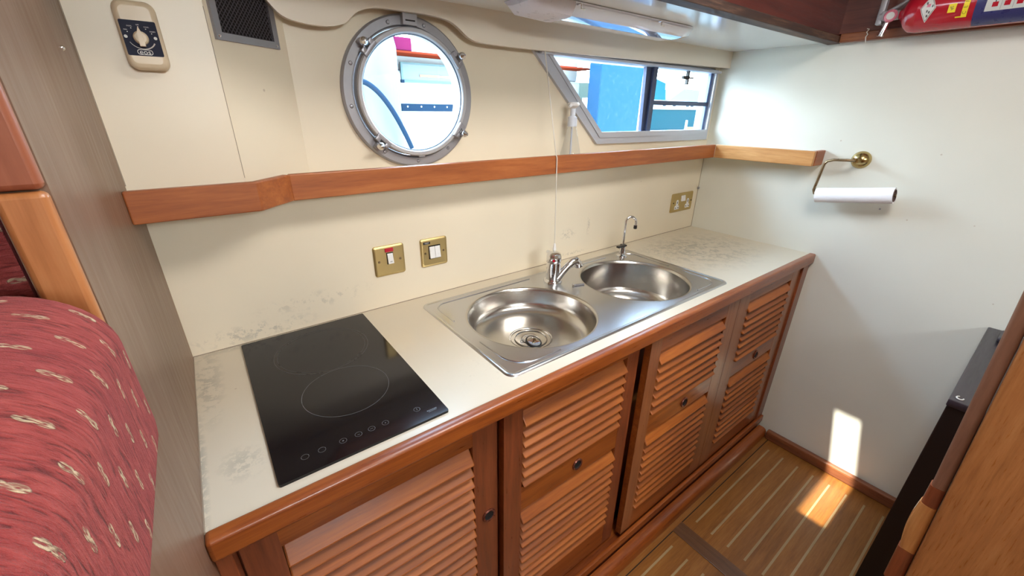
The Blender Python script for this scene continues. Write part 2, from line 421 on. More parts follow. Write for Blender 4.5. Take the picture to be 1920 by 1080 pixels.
# cream valance with the wavy lower edge
def cr(pts, n=6):
    out = []; P = [pts[0]]+pts+[pts[-1]]
    for i in range(1, len(P)-2):
        for k in range(n):
            t = k/n; a, b, c, d = [Vector(q) for q in P[i-1:i+3]]
            out.append(tuple(0.5*((2*b)+(c-a)*t+(2*a-5*b+4*c-d)*t*t+(3*b-a-3*c+d)*t**3)))
    out.append(pts[-1]); return out
wave = [(0.20, 1.678), (0.262, 1.662), (0.286, 1.632), (0.315, 1.607), (0.377, 1.600), (0.426, 1.609), (0.458, 1.634), (0.497, 1.646), (0.56, 1.648), (0.62, 1.648), (0.675, 1.643), (0.705, 1.630), (0.738, 1.610), (0.79, 1.603), (0.985, 1.603), (1.5, 1.610), (W, 1.619)]
bm = B(); sheet(bm, [cr(wave, 5)+[(W, 1.68), (0.20, 1.68)]], MXZ(-0.030), 0.012); struct('trim_5', bm, m_val, smooth=30)
# boxed-in corner left of the porthole (front face and canted face)
bm = B()
sheet(bm, [[(0.0, 0.0), (0.0, -0.10), (0.177, -0.10), (0.315, 0.0)]], MXY(1.284), 0.396)
struct('wall_corner_box', bm, m_wall, smooth=0)
# hairline joints
bm = B()
box(bm, W-0.0012, W, -0.002, 0.0, 0.92, 1.264)
box(bm, -0.0, 0.0015, -0.1015, -0.10, 1.318, 1.68)
for a in (0.0015,): box(bm, 0.1765, 0.1775, -0.1004, -0.0995, 1.318, 1.6)
struct('trim_6', bm, plain('joint_line', (0.34, 0.28, 0.21), 0.8), smooth=0)
# timber post and header closing the bulkhead
bm = B(); box(bm, -0.032, 0.0, -0.563, -0.5495, 1.13, 1.378, bv=0.005, seg=3); struct('trim_7', bm, m_post)
bm = B(); box(bm, -0.60, 0.0, -0.563, -0.5495, 1.3795, 2.0, bv=0.005, seg=3); struct('trim_8', bm, m_head)

# ------------------------------------------------------------------ porthole (window_1)
cx, cz = PC
w1 = sempty('window_1', (cx, 0, cz))
def pt(r, a, y): return (cx+r*math.cos(a), y, cz+r*math.sin(a))
bm = B()
lathe(bm, (cx, 0, cz), (0, -1, 0), [(0.172, 0.0), (0.172, 0.010), (0.168, 0.014), (0.150, 0.015), (0.147, 0.006), (0.1445, 0.006), (0.1445, -0.04), (0.150, -0.04), (0.150, -0.001)], 96, closed=True)
ring = obj('outer_ring', bm, m_alu, w1)
bm = B()
lathe(bm, (cx, 0, cz), (0, -1, 0), [(0.1435, 0.002), (0.1435, 0.032), (0.141, 0.035), (0.134, 0.035), (0.1315, 0.032), (0.1305, 0.024), (0.1315, 0.002)], 96, closed=True)
obj('inner_ring', bm, plain('light_aluminium', (0.46, 0.46, 0.48), 0.45, 0.4), w1)
bm = B(); lathe(bm, (cx, 0, cz), (0, -1, 0), [(0.1312, 0.020), (0.1312, 0.024)], 64); obj('glass', bm, m_pane, w1)
bm = B(); lathe(bm, (cx, 0, cz), (0, -1, 0), [(0.1315, 0.0241), (0.1315, 0.029), (0.1285, 0.026)], 64, closed=True); obj('gasket', bm, plain('blue_grey_gasket', (0.12, 0.17, 0.24), 0.4), w1)
for k, a in enumerate((108, 75, 35, 157, 190, 236, 270, 305)):
    bm = B(); p = pt(0.158, R(a), -0.014); lathe(bm, p, (0, -1, 0), [(0.0045, 0), (0.0045, 0.001), (0.003, 0.003), (0.0, 0.0035)], 14); obj('bolt', bm, m_alud, w1)
for a in (139, 36, -36, 227):
    ar = R(a); rad = Vector((math.cos(ar), 0, math.sin(ar))); tan = Vector((-math.sin(ar), 0, math.cos(ar)))
    Mx = Matrix(((rad.x, tan.x, 0, cx), (0, 0, -1, 0), (rad.z, tan.z, 0, cz), (0, 0, 0, 1)))
    bm = B(); box(bm, 0.133, 0.144, -0.020, 0.020, 0.034, 0.040, mat=Mx, bv=0.002)
    box(bm, 0.140, 0.152, -0.019, -0.007, 0.027, 0.040, mat=Mx, bv=0.002); box(bm, 0.140, 0.152, 0.007, 0.019, 0.027, 0.040, mat=Mx, bv=0.002)
    box(bm, 0.150, 0.166, -0.006, 0.006, 0.014, 0.030, mat=Mx, bv=0.002)
    cl = obj('clamp', bm, m_alud, w1)
    bm = B(); p = Mx @ Vector((0.154, 0, 0.016)); ax = (Mx.to_3x3() @ Vector((0.12, 0, 1))).normalized()
    lathe(bm, p, ax, [(0.004, 0), (0.004, 0.020), (0.0085, 0.021), (0.0095, 0.026), (0.0085, 0.033), (0.006, 0.036), (0.003, 0.041), (0.0, 0.042)], 18)
    obj('thumb_nut', bm, m_chrome, cl)
for (a, w_) in ((90, 0.036), (-88, 0.018)):
    ar = R(a); rad = Vector((math.cos(ar), 0, math.sin(ar))); tan = Vector((-math.sin(ar), 0, math.cos(ar)))
    Mx = Matrix(((rad.x, tan.x, 0, cx), (0, 0, -1, 0), (rad.z, tan.z, 0, cz), (0, 0, 0, 1)))
    bm = B(); ro = 0.171 if a == 90 else 0.147; ri = 0.147 if a == 90 else 0.139
    box(bm, ri, ro, -w_/2, w_/2, 0.014, 0.030, mat=Mx, bv=0.001); hb = obj('hinge', bm, m_alu, w1)
    bm = B(); box(bm, (ri+ro)/2-0.004, (ri+ro)/2-0.001, -w_/2+0.006, w_/2-0.006, 0.030, 0.0306, mat=Mx); obj('slot', bm, m_hole, hb, smooth=0)

# ------------------------------------------------------------------ galley window (window_2)
w2 = sempty('window_2', (1.6, 0, 1.345))
inner = [(1.040, 1.597), (1.289, 1.374), (1.985, 1.372), (1.985, 1.600)]
bm = B(); sheet(bm, [[(0.972, 1.606), (1.276, 1.337), (2.006, 1.332), (2.004, 1.612), (0.972, 1.612)], inner], MXZ(0.0), 0.012)
sheet(bm, [[(1.02, 1.606), (1.285, 1.358), (1.995, 1.355), (1.995, 1.606)], [(1.045, 1.597), (1.292, 1.377), (1.982, 1.375), (1.982, 1.598)]], MXZ(-0.012), 0.004)
obj('frame', bm, m_wframe, w2, smooth=0)
bm = B(); sheet(bm, [[(1.006, 1.612), (1.284, 1.353), (1.999, 1.346), (1.997, 1.617)], inner], MXZ(0.05), 0.046); obj('reveal', bm, m_wframe, w2, smooth=0)
bm = B(); sheet(bm, [[(1.056, 1.583), (1.289, 1.374), (1.575, 1.374), (1.575, 1.598)]], MXZ(0.020), 0.003); obj('pane', bm, m_pane, w2, smooth=0)
bm = B(); sheet(bm, [[(1.575, 1.374), (1.985, 1.374), (1.985, 1.60), (1.575, 1.60)]], MXZ(0.012), 0.003); obj('pane', bm, m_pane, w2, smooth=0)
bm = B()
sheet(bm, [[(1.545, 1.373), (1.566, 1.373), (1.566, 1.600), (1.533, 1.600)]], MXZ(0.022), 0.014)
sheet(bm, [[(1.566, 1.373), (1.590, 1.373), (1.590, 1.600), (1.566, 1.600)]], MXZ(0.010), 0.012)
obj('mullion', bm, m_wdark, w2, smooth=0)
bm = B(); box(bm, 1.590, 1.985, -0.001, 0.008, 1.470, 1.486); obj('crossbar', bm, m_wdark, w2, smooth=0)
bm = B(); box(bm, 1.966, 1.985, -0.002, 0.010, 1.374, 1.470); box(bm, 1.966, 1.985, -0.002, 0.010, 1.486, 1.598); obj('side_stile', bm, plain('blue_grey_frame', (0.14, 0.20, 0.36), 0.35, 0.3), w2, smooth=0)
bm = B(); box(bm, 1.758, 1.800, -0.008, 0.004, 1.568, 1.580, bv=0.002); box(bm, 1.786, 1.794, -0.010, 0.004, 1.548, 1.598, bv=0.002); box(bm, 1.794, 1.822, -0.012, -0.006, 1.570, 1.575, bv=0.001)
obj('latch', bm, m_black, w2)
bm = B(); box(bm, 0.99, 2.0, -0.028, -0.014, 1.598, 1.606, bv=0.001); obj('curtain_track', bm, m_wframe, w2)

# ------------------------------------------------------------------ shelf with fiddle rail
sh = thing('galley_shelf', (1.0, -0.05, 1.27), 'long cream shelf with a varnished cherry wood lip along the back and right walls', 'shelf')
bm = B()
sheet(bm, [[(0.0, 0.0), (0.0, -0.152), (0.180, -0.152), (0.248, -0.084), (1.951, -0.084), (1.951, -0.462), (W, -0.462), (W, 0.0)]], MXY(1.270), 0.014)
obj('shelf_board', bm, m_wall, sh, smooth=0)
def fid(p, q, th, side, mat):
    """board of height .054 whose visible face runs from p to q; th thickness towards side"""
    p = Vector((*p, 0)); q = Vector((*q, 0)); d = (q-p).normalized(); nn = Vector((side[0], side[1], 0)).normalized()
    bm = B(); L = (q-p).length
    Mx = Matrix(((d.x, nn.x, 0, p.x), (d.y, nn.y, 0, p.y), (0, 0, 1, 0), (0, 0, 0, 1)))
    box(bm, 0, L, 0, th, 1.264, 1.318, mat=Mx, bv=0.0025); return obj('fiddle_rail', bm, mat, sh)
fid((0.0, -0.170), (0.189, -0.170), 0.017, (0, 1), m_fid)
fid((0.188, -0.170), (0.256, -0.100), 0.016, (-1, 1), m_fid)
fid((0.254, -0.1005), (1.935, -0.1005), 0.016, (0, 1), m_fid)
a = fid((1.9352, -0.0995), (1.9352, -0.477), 0.016, (1, 0), m_fidy); a['label'] = 'lighter rail on the right wall'
fid((1.9525, -0.4785), (W-0.001, -0.4785), 0.016, (0, 1), m_fid)

# ------------------------------------------------------------------ galley cabinet
cab = thing('galley_cabinet', (1.0, -0.28, 0), 'long cherry wood galley cabinet with four louvred sliding doors below the cream worktop', 'cabinet')
bm = B()
box(bm, 0.0, W, -0.526, -0.512, 0.872, 0.895)           # top rail
box(bm, 0.0, 0.012, -0.526, -0.04, 0.0, 0.895)
box(bm, 0.0, W, -0.445, -0.43, 0.06, 0.885)              # dark lining behind the louvres
obj('carcass', bm, m_wz, cab, smooth=0)
bm = B(); box(bm, 1.978, W-0.001, -0.540, -0.515, 0.06, 0.884, bv=0.002); obj('end_stile', bm, m_wz, cab)
bm = B(); box(bm, 0.0, 0.020, -0.536, -0.50, 0.06, 0.884, bv=0.002); obj('end_stile', bm, m_wz, cab)
bm = B(); box(bm, 0.0, W-0.001, -0.548, -0.536, 0.070, 0.100, bv=0.002); box(bm, 0.0, W-0.001, -0.536, -0.47, 0.060, 0.074); obj('door_track', bm, m_wx, cab)
bm = B(); box(bm, 0.0, W-0.015, -0.540, -0.530, 0.0, 0.060); obj('kick_board', bm, m_wz, cab, smooth=0)
bm = B(); sheet(bm, [[(0.545, 0.0), (0.582, 0.0), (0.582, 0.030), (0.577, 0.042), (0.566, 0.048), (0.545, 0.048)]], MYZ(W-0.015), W-0.015); obj('plinth', bm, m_wx, cab)

def louvre(name, x0, x1, z0, z1, n, yf, par, first=1.0):
    """slats tilted out at the bottom; front plane of the frame at yf"""
    bm = B(); p = (z1-z0)/(n+first-1); z = z1
    for i in range(n):
        h = p*(first if i == 0 else 1.0); zt = z-0.001; zb = z-h; z = zb
        ang = math.atan2(0.034, h-0.004); L = math.hypot(0.034, h-0.004)
        jit = random.uniform(-0.0006, 0.0006)
        Mx = Matrix.Translation((0, yf+0.026, zt)) @ Matrix.Rotation(-ang, 4, 'X')
        box(bm, x0+0.001+jit, x1-0.001+jit, -0.0038, 0.0038, -L, 0.0, mat=Mx, bv=0.0030, seg=2)
    return obj(name, bm, m_slat, par)
def pull(x, z, yf, par):
    bm = B(); lathe(bm, (x, yf, z), (0, -1, 0), [(0.0175, -0.002), (0.0185, 0.002), (0.0165, 0.0045), (0.0125, 0.0030), (0.0115, 0.0010), (0.0, 0.0004)], 28)
    o = obj('finger_pull', bm, [m_copper, m_hole], par); o['label'] = 'round bronze finger pull'
    for f in o.data.polygons:
        c = o.data.vertices
        if all(c[v].co.y > yf-0.0031 and math.hypot(c[v].co.x-x, c[v].co.z-z) < 0.0127 for v in f.vertices): f.material_index = 1
def door(x0, x1, yf, pulls, lx0, lx1, panels, z0=0.100, z1=0.874, th=0.020):
    """frame as boards around the openings; panels = [(zbottom, ztop, slats)] from the top"""
    bm = B()
    loops = [[(x0, z0), (x1, z0), (x1, z1), (x0, z1)]]
    for (a, b, n) in panels: loops.append([(lx0, a), (lx1, a), (lx1, b), (lx0, b)])
    sheet(bm, loops, MXZ(yf+th), th)
    d = obj('door', bm, m_wx, cab, smooth=0)
    bm = B(); box(bm, x0, lx0-0.0005, yf-0.0004, yf+0.001, z0, z1); box(bm, lx1+0.0005, x1, yf-0.0004, yf+0.001, z0, z1); o = obj('stile_face', bm, m_wz if x0 < 0.9 else m_stile, d, smooth=0)
    for (a, b, n) in panels: louvre('louvre_panel', lx0, lx1, a, b, n, yf, d, first=1.5)
    for (px, pz) in pulls: pull(px, pz, yf-0.0004, d)
    return d
m_stile = wood('cherry_stile', (0.20, 0.062, 0.024), (0.32, 0.11, 0.040), (0.42, 0.165, 0.062), 'Z')
door(0.022, 0.500, -0.494, [(0.474, 0.556)], 0.074, 0.437, [(0.19, 0.790, 18)])
door(0.507, 0.968, -0.510, [(0.755, 0.556)], 0.560, 0.918, [(0.602, 0.836, 7), (0.195, 0.520, 10)], z0=0.086)
door(0.988, 1.4765, -0.532, [(1.237, 0.551)], 1.038, 1.402, [(0.595, 0.822, 7), (0.190, 0.520, 10)])
door(1.4785, 1.976, -0.532, [(1.749, 0.546)], 1.555, 1.905, [(0.585, 0.835, 8), (0.185, 0.515, 10)])

# worktop with cut-outs for the sink, and its wooden edge
wt = thing('worktop', (1.0, -0.26, H), 'cream laminate worktop with grey stains around the hob and right end', 'worktop')
bm = B()
sheet(bm, [[(0.0, 0.0), (0.0, -0.527), (W, -0.527), (W, 0.0)], rrect(0.56, 1.43, -0.472, -0.085, 0.03)], MXY(0.892), 0.028)
obj('laminate_top', bm, m_top, wt, smooth=0)
bm = B(); box(bm, 0.0, W+0.0, -0.552, -0.5275, 0.884, 0.9245, bv=0.006, seg=3); o = obj('front_edge', bm, m_wx, wt); o['label'] = 'rounded cherry wood edge'
bm = B(); box(bm, 0.0, W, -0.0015, 0.0, 0.92, 0.9215); box(bm, 0.0, 0.0015, -0.527, 0.0, 0.92, 0.9213); obj('sealant_line', bm, plain('grimy_joint', (0.30, 0.24, 0.18), 0.8), wt, smooth=0)

# ------------------------------------------------------------------ hob
hob = thing('hob', (0.2375, -0.261, H), 'black ceramic glass two ring hob set into the left end of the worktop', 'hob')
hx0, hx1, hy0, hy1 = 0.0935, 0.3815, -0.508, -0.0146
bm = B(); sheet(bm, [rrect(hx0, hx1, hy0, hy1, 0.004, 3)], MXY(H), 0.005)
hg = obj('glass_plate', bm, m_glassk, hob, smooth=20)
def flat_ring(bm, c, r, w, z, n=72):
    lathe(bm, (c[0], c[1], z), (0, 0, 1), [(r-w/2, 0), (r+w/2, 0), (r+w/2, 0.00015), (r-w/2, 0.00015)], n, closed=True)
bm = B(); flat_ring(bm, (0.245, -0.331), 0.082, 0.0009, H+0.0051); obj('cooking_zone', bm, m_mark, hob)
bm = B(); flat_ring(bm, (0.245, -0.145), 0.101, 0.0012, H+0.0051); flat_ring(bm, (0.245, -0.145), 0.094, 0.0008, H+0.0051); obj('cooking_zone', bm, m_mark2, hob)
for i, x in enumerate((0.138, 0.164, 0.198, 0.224, 0.247, 0.272, 0.333)):
    bm = B(); flat_ring(bm, (x, -0.471), 0.0058, 0.0007, H+0.0051, 24)
    if i == 6: box(bm, x-0.0004, x+0.0004, -0.473, -0.468, H+0.005, H+0.0053)
    elif i == 5: box(bm, x-0.001, x+0.001, -0.472, -0.470, H+0.005, H+0.0053)
    elif i == 4: box(bm, x-0.003, x+0.003, -0.4713, -0.4707, H+0.005, H+0.0053); 
    elif i == 3: box(bm, x-0.002, x+0.002, -0.4722, -0.4716, H+0.005, H+0.0053)
    elif i == 2: box(bm, x-0.0015, x+0.0015, -0.4722, -0.4698, H+0.005, H+0.0053)
    obj('touch_control', bm, m_mark, hob)

bm = B()
for k in range(6):
    box(bm, 0.346+0.0034*k, 0.3486+0.0034*k, -0.4885, -0.4860, H+0.005, H+0.0052); box(bm, 0.348+0.0028*k, 0.3498+0.0028*k, -0.4915, -0.4898, H+0.005, H+0.0052)
obj('printed_mark', bm, m_mark, hob, smooth=0)

# ------------------------------------------------------------------ sink
sk = thing('sink', (0.99, -0.275, H), 'stainless steel inset sink with two round bowls in the worktop', 'sink')
sx0, sx1, sy0, sy1 = 0.536, 1.451, -0.494, -0.057
BL, BR_, RB_ = (0.765, -0.285), (1.215, -0.285), 0.183
circ = lambda c, r, n=72: [(c[0]+r*math.cos(2*PI*k/n), c[1]+r*math.sin(2*PI*k/n)) for k in range(n)]
bm = B()
sheet(bm, [rrect(sx0+0.006, sx1-0.006, sy0+0.006, sy1-0.006, 0.016, 5), circ(BL, RB_), circ(BR_, RB_)], MXY(H+0.0005), 0.0025)
obj('sink_top', bm, m_sink, sk, smooth=0)
bm = B()
lp = rrect(sx0+0.005, sx1-0.005, sy0+0.005, sy1-0.005, 0.018, 6)
prof = [(-0.006, 0.0), (-0.0045, 0.0028), (-0.001, 0.0045), (0.003, 0.0045), (0.006, 0.003), (0.0065, 0.0015)]
n = len(lp); rings = []
for (off, z) in prof:
    q = rrect(sx0+0.005+off, sx1-0.005-off, sy0+0.005+off, sy1-0.005-off, max(0.018-off, 0.004), 6)
    rings.append([bm.verts.new((x, y, H+z)) for x, y in q])
for A, C_ in zip(rings, rings[1:]):
    for k in range(n): bm.faces.new((A[k], A[(k+1) % n], C_[(k+1) % n], C_[k]))
obj('rolled_rim', bm, m_sink, sk)
# pressed lines around the corners of the drainer
bm = B()
def bead(pts): tube(bm, [(x, y, H+0.0031) for x, y in pts], 0.0022, 6)
a0 = arc((0.60, -0.118), 0.035, PI, PI/2, 8); bead([(0.565, -0.20)]+a0+[(0.92, -0.083)])
bead([(0.565, -0.33)]+arc((0.63, -0.41), 0.062, PI, 1.5*PI, 10)+[(0.70, -0.472)])
bead([(1.02, -0.083), (1.30, -0.083)]); bead(arc((1.385, -0.135), 0.040, PI/2, 0, 8)+[(1.425, -0.28)])
bead([(1.425, -0.34)]+arc((1.375, -0.42), 0.048, 0, -PI/2, 8)+[(1.30, -0.468)])
obj('pressed_bead', bm, m_sink, sk)
def bowl(c, depth, fr, wallr):
    bm = B(); p = [(RB_+0.002, 0.0032), (RB_-0.001, 0.0034), (RB_-0.004, 0.001), (RB_-0.007, -0.006)]
    p += [(wallr+0.002, -depth+0.030)]
    for k in range(1, 9):
        a = k/8*PI/2; p.append((fr+(wallr-fr)*math.cos(a), -depth+0.028-0.028*math.sin(a)*1.0))
    p += [(0.062, -depth-0.002), (0.058, -depth-0.0045), (0.054, -depth-0.005), (0.030, -depth-0.006), (0.0235, -depth-0.0075), (0.021, -depth-0.013)]
    lathe(bm, (c[0], c[1], H), (0, 0, 1), p, 96, caps=False)
    b = obj('bowl', bm, m_bowl, sk, smooth=60)
    bm = B()
    for rr in (0.058, 0.046): tube(bm, [(c[0]+rr*math.cos(2*PI*k/48), c[1]+rr*math.sin(2*PI*k/48), H-depth-0.0035) for k in range(48)], 0.0016, 6, closed=True)
    obj('pressed_ring', bm, m_bowl, b)
    bm = B(); lathe(bm, (c[0], c[1], H-depth), (0, 0, 1), [(0.0245, -0.0065), (0.0245, -0.0055), (0.021, -0.0055), (0.020, -0.014), (0, -0.014)], 40); w = obj('waste', bm, m_chrome, b)
    bm = B()
    for k in range(6): lathe(bm, (c[0]+0.010*math.cos(k*PI/3), c[1]+0.010*math.sin(k*PI/3), H-depth-0.0138), (0, 0, 1), [(0.0036, 0), (0.0036, 0.0004)], 12)
    obj('drain_hole', bm, m_hole, w)
    return b
bowl(BL, 0.074, 0.128, 0.171)
bowl(BR_, 0.135, 0.118, 0.172)

pz = H-0.074
t = thing('sink_plug', (0.745, -0.318, pz), 'chrome and black rubber plug lying beside the waste of the left bowl', 'plug')
bm = B(); ax = Vector((0.10, -0.25, 1)).normalized(); lathe(bm, (0.745, -0.318, pz+0.001), ax, [(0.018, 0), (0.0235, 0.005), (0.0235, 0.009), (0.020, 0.0095)], 32); obj('rubber_seal', bm, m_black, t)
bm = B(); lathe(bm, (0.745, -0.318, pz+0.001), ax, [(0.0195, 0.0085), (0.0195, 0.0102), (0.016, 0.0112), (0.006, 0.0105), (0, 0.0105)], 32); obj('plug_cap', bm, m_chrome, t)
bm = B(); lathe(bm, (0.745, -0.318, pz+0.001), ax, [(0.003, 0.0100), (0.003, 0.015), (0.0045, 0.016), (0.003, 0.019), (0, 0.0195)], 12); obj('chain_stud', bm, m_brown, t)
bm = B(); tube(bm, [(0.722+0.006*math.cos(a), -0.300+0.0*a, pz+0.009+0.006*math.sin(a)) for a in [2*PI*k/14 for k in range(14)]], 0.0013, 6, closed=True); obj('chain_ring', bm, m_alud, t)
t = thing('chain_bolt', (1.012, -0.222, H+0.003), 'small steel chain bolt on the sink top between the bowls', 'bolt')
bm = B(); cyl(bm, (1.000, -0.215, H+0.006), (1.035, -0.226, H+0.0055), 0.0022, 8)
for k in range(6): lathe(bm, Vector((1.006, -0.217, H+0.006)).lerp(Vector((1.033, -0.2255, H+0.0056)), k/5), (0.95, -0.3, 0), [(0.0032, 0), (0.0032, 0.0012)], 10)
obj('shank', bm, m_alud, t)
bm = B(); lathe(bm, (0.998, -0.2145, H+0.0075), (-0.95, 0.3, 0.1), [(0.0045, 0), (0.0055, 0.002), (0.003, 0.004), (0, 0.0045)], 12); obj('head', bm, m_chrome, t)

# mixer tap
tx, ty = 0.973, -0.142; tz = H+0.003
t = thing('mixer_tap', (tx, ty, tz), 'chrome mixer tap standing on the sink between the bowls with a swivel spout', 'tap')
bm = B(); lathe(bm, (tx, ty, tz), (0, 0, 1), [(0.031, 0), (0.031, 0.003), (0.029, 0.006), (0.0245, 0.007), (0.0235, 0.010), (0.0235, 0.066), (0.0225, 0.068)], 40); obj('body', bm, m_chrome, t)
bm = B(); lathe(bm, (tx, ty, tz), (0, 0, 1), [(0.0225, 0.0685), (0.0245, 0.071), (0.0245, 0.088), (0.022, 0.096), (0.014, 0.101), (0, 0.102)], 40)
tube(bm, [(tx, ty+0.006, tz+0.090), (tx+0.002, ty+0.024, tz+0.092), (tx+0.003, ty+0.036, tz+0.093)], [0.009, 0.007, 0.006], 12)
hd = obj('lever', bm, m_chrome, t)
dr = Vector((0.104-tx, -1.07-ty, 0)).normalized(); p = Vector((tx, ty, tz+0.079))+dr*0.0243
bm = B(); lathe(bm, p, dr, [(0.0042, 0), (0.0042, 0.0008), (0, 0.0012)], 16); obj('hot_mark', bm, m_red, hd)
bm = B()
sp = [(tx+0.004, ty-0.014, tz+0.012), (tx+0.022, ty-0.017, tz+0.030), (tx+0.042, ty-0.021, tz+0.049), (tx+0.060, ty-0.025, tz+0.063), (tx+0.074, ty-0.028, tz+0.065), (tx+0.081, ty-0.030, tz+0.057)]
tube(bm, sp, [0.014, 0.0125, 0.0120, 0.0130, 0.0140, 0.0130], 20); s_ = obj('spout', bm, m_chrome, t)
bm = B(); lathe(bm, (tx+0.081, ty-0.030, tz+0.061), (0.25, -0.08, -1), [(0.0125, 0), (0.0138, 0.004), (0.0138, 0.018), (0.011, 0.020), (0.0, 0.0195)], 24); obj('aerator', bm, m_chrome, s_)

# slim drinking water tap
qx, qy = 1.370, -0.106
t = thing('filter_tap', (qx, qy, tz), 'slim chrome gooseneck drinking water tap behind the right bowl', 'tap')
bm = B(); lathe(bm, (qx, qy, tz), (0, 0, 1), [(0.021, 0), (0.021, 0.003), (0.017, 0.007), (0.0125, 0.009), (0.012, 0.038), (0.009, 0.042)], 32); obj('body', bm, m_chrome, t)
bm = B(); pts = [(qx, qy, tz+0.04), (qx, qy, tz+0.135)]
for k in range(1, 12):
    a = PI-k/11*PI*1.05; pts.append((qx+0.018+0.018*math.cos(a), qy-0.010*(1-math.cos(k/11*PI))/2*2, tz+0.135+0.020*math.sin(a)))
pts.append((pts[-1][0], pts[-1][1], tz+0.118)); tube(bm, pts, 0.0048, 12); s_ = obj('spout', bm, m_chrome, t)
bm = B(); lathe(bm, (pts[-1][0], pts[-1][1], tz+0.122), (0, 0, -1), [(0.0065, 0), (0.0068, 0.012), (0.005, 0.014)], 16); o = obj('spout_tip', bm, m_black, s_)
bm = B(); box(bm, qx-0.044, qx+0.004, qy-0.017, qy-0.003, tz+0.042, tz+0.049, bv=0.002); lathe(bm, (qx, qy, tz+0.038), (0, 0, 1), [(0.0105, 0), (0.0105, 0.009)], 20); o = obj('lever', bm, m_black, t); o['label'] = 'black plastic lever'

# ------------------------------------------------------------------ electrical plates
def plate(x0, x1, z0, z1, name, label, cat, group=None):
    t = thing(name, ((x0+x1)/2, 0, (z0+z1)/2), label, cat, group)
    bm = B(); r0 = rrect(x0, x1, z0, z1, 0.006, 4); r1 = rrect(x0+0.002, x1-0.002, z0+0.002, z1-0.002, 0.005, 4); r2 = rrect(x0+0.006, x1-0.006, z0+0.006, z1-0.006, 0.003, 4)
    rg = [[bm.verts.new((x, y, z)) for x, z in rr] for rr, y in ((r0, -0.0002), (r0, -0.004), (r1, -0.0058), (r2, -0.0066))]
    for A, C_ in zip(rg, rg[1:]):
        for k in range(len(A)): bm.faces.new((A[k], A[(k+1) % len(A)], C_[(k+1) % len(A)], C_[k]))
    bm.faces.new(rg[0]); bm.faces.new(rg[-1]); obj('plate', bm, m_brass, t)
    for x in ((x0+0.013), (x1-0.013)):
        if x1-x0 > 0.1: break
        bm = B(); lathe(bm, (x, -0.0065, (z0+z1)/2), (0, -1, 0), [(0.0035, 0), (0.003, 0.0012), (0, 0.0015)], 14); obj('screw', bm, m_brown, t)
    return t
def rocker(t, x0, x1, z0, z1, mat=m_white, name='rocker', y=-0.0066, tilt=0.0022):
    bm = B(); vs = box(bm, x0, x1, y-0.004, y, z0, z1, bv=0.0008)
    for v in vs:
        if v.co.y < y-0.002: v.co.y -= tilt*(v.co.z-(z0+z1)/2)/((z1-z0)/2)*-1
    return obj(name, bm, mat, t)
t = plate(0.435, 0.522, 1.015, 1.101, 'cooker_switch', 'brass switch plate with a red neon light over one white rocker', 'light switch')
bm = B(); box(bm, 0.4665, 0.4905, -0.0085, -0.006, 1.083, 1.094, bv=0.001); obj('neon_light', bm, m_red, t)
bm = B(); box(bm, 0.4700, 0.4890, -0.0078, -0.006, 1.048, 1.081); obj('surround', bm, m_hole, t, smooth=0)
o = rocker(t, 0.4715, 0.4875, 1.050, 1.079, y=-0.0078)
text('marking', 'OFF', 0.004, Matrix.Translation((0.4795, -0.0140, 1.056)) @ Matrix.Rotation(PI/2, 4, 'X'), m_mark, o)
t = plate(0.573, 0.658, 1.014, 1.099, 'double_light_switch', 'brass switch plate with two white rockers and a small black label', 'light switch')
bm = B(); box(bm, 0.5965, 0.6345, -0.0076, -0.006, 1.037, 1.078); obj('surround', bm, m_hole, t, smooth=0)
rocker(t, 0.5985, 0.6150, 1.040, 1.075, y=-0.0076); rocker(t, 0.6158, 0.6325, 1.040, 1.075, y=-0.0076)
bm = B(); box(bm, 0.581, 0.603, -0.0074, -0.0062, 1.0835, 1.0905, bv=0.0005); lb = obj('name_tag', bm, m_black, t)
text('tag_lettering', 'WEST', 0.0055, Matrix.Translation((0.592, -0.0078, 1.087)) @ Matrix.Rotation(PI/2, 4, 'X'), m_offw, lb)
# double socket near the right corner
t = plate(1.822, 1.992, 1.014, 1.100, 'double_socket', 'brass double mains socket near the right corner', 'socket')
for cxx in (1.864, 1.950):
    bm = B()
    sheet(bm, [[(cxx-0.017, 1.027), (cxx+0.017, 1.027), (cxx+0.017, 1.042), (cxx+0.008, 1.045), (cxx+0.008, 1.066), (cxx+0.004, 1.070), (cxx-0.004, 1.070), (cxx-0.008, 1.066), (cxx-0.008, 1.045), (cxx-0.017, 1.042)]], MXZ(-0.006), 0.002)
    ins = obj('socket_insert', bm, m_white, t)
    bm = B(); box(bm, cxx-0.002, cxx+0.002, -0.0084, -0.0078, 1.053, 1.063)
    for dx in (-0.010, 0.010): box(bm, cxx+dx-0.0035, cxx+dx+0.0035, -0.0084, -0.0078, 1.032, 1.036)
    obj('pin_hole', bm, m_hole, ins, smooth=0)
for cxx in (1.898, 1.915): rocker(t, cxx-0.0075, cxx+0.0075, 1.062, 1.088)
for x in (1.835, 1.979):
    bm = B(); lathe(bm, (x, -0.0065, 1.058), (0, -1, 0), [(0.0035, 0), (0.003, 0.0012), (0, 0.0015)], 14); obj('screw', bm, m_hole, t)

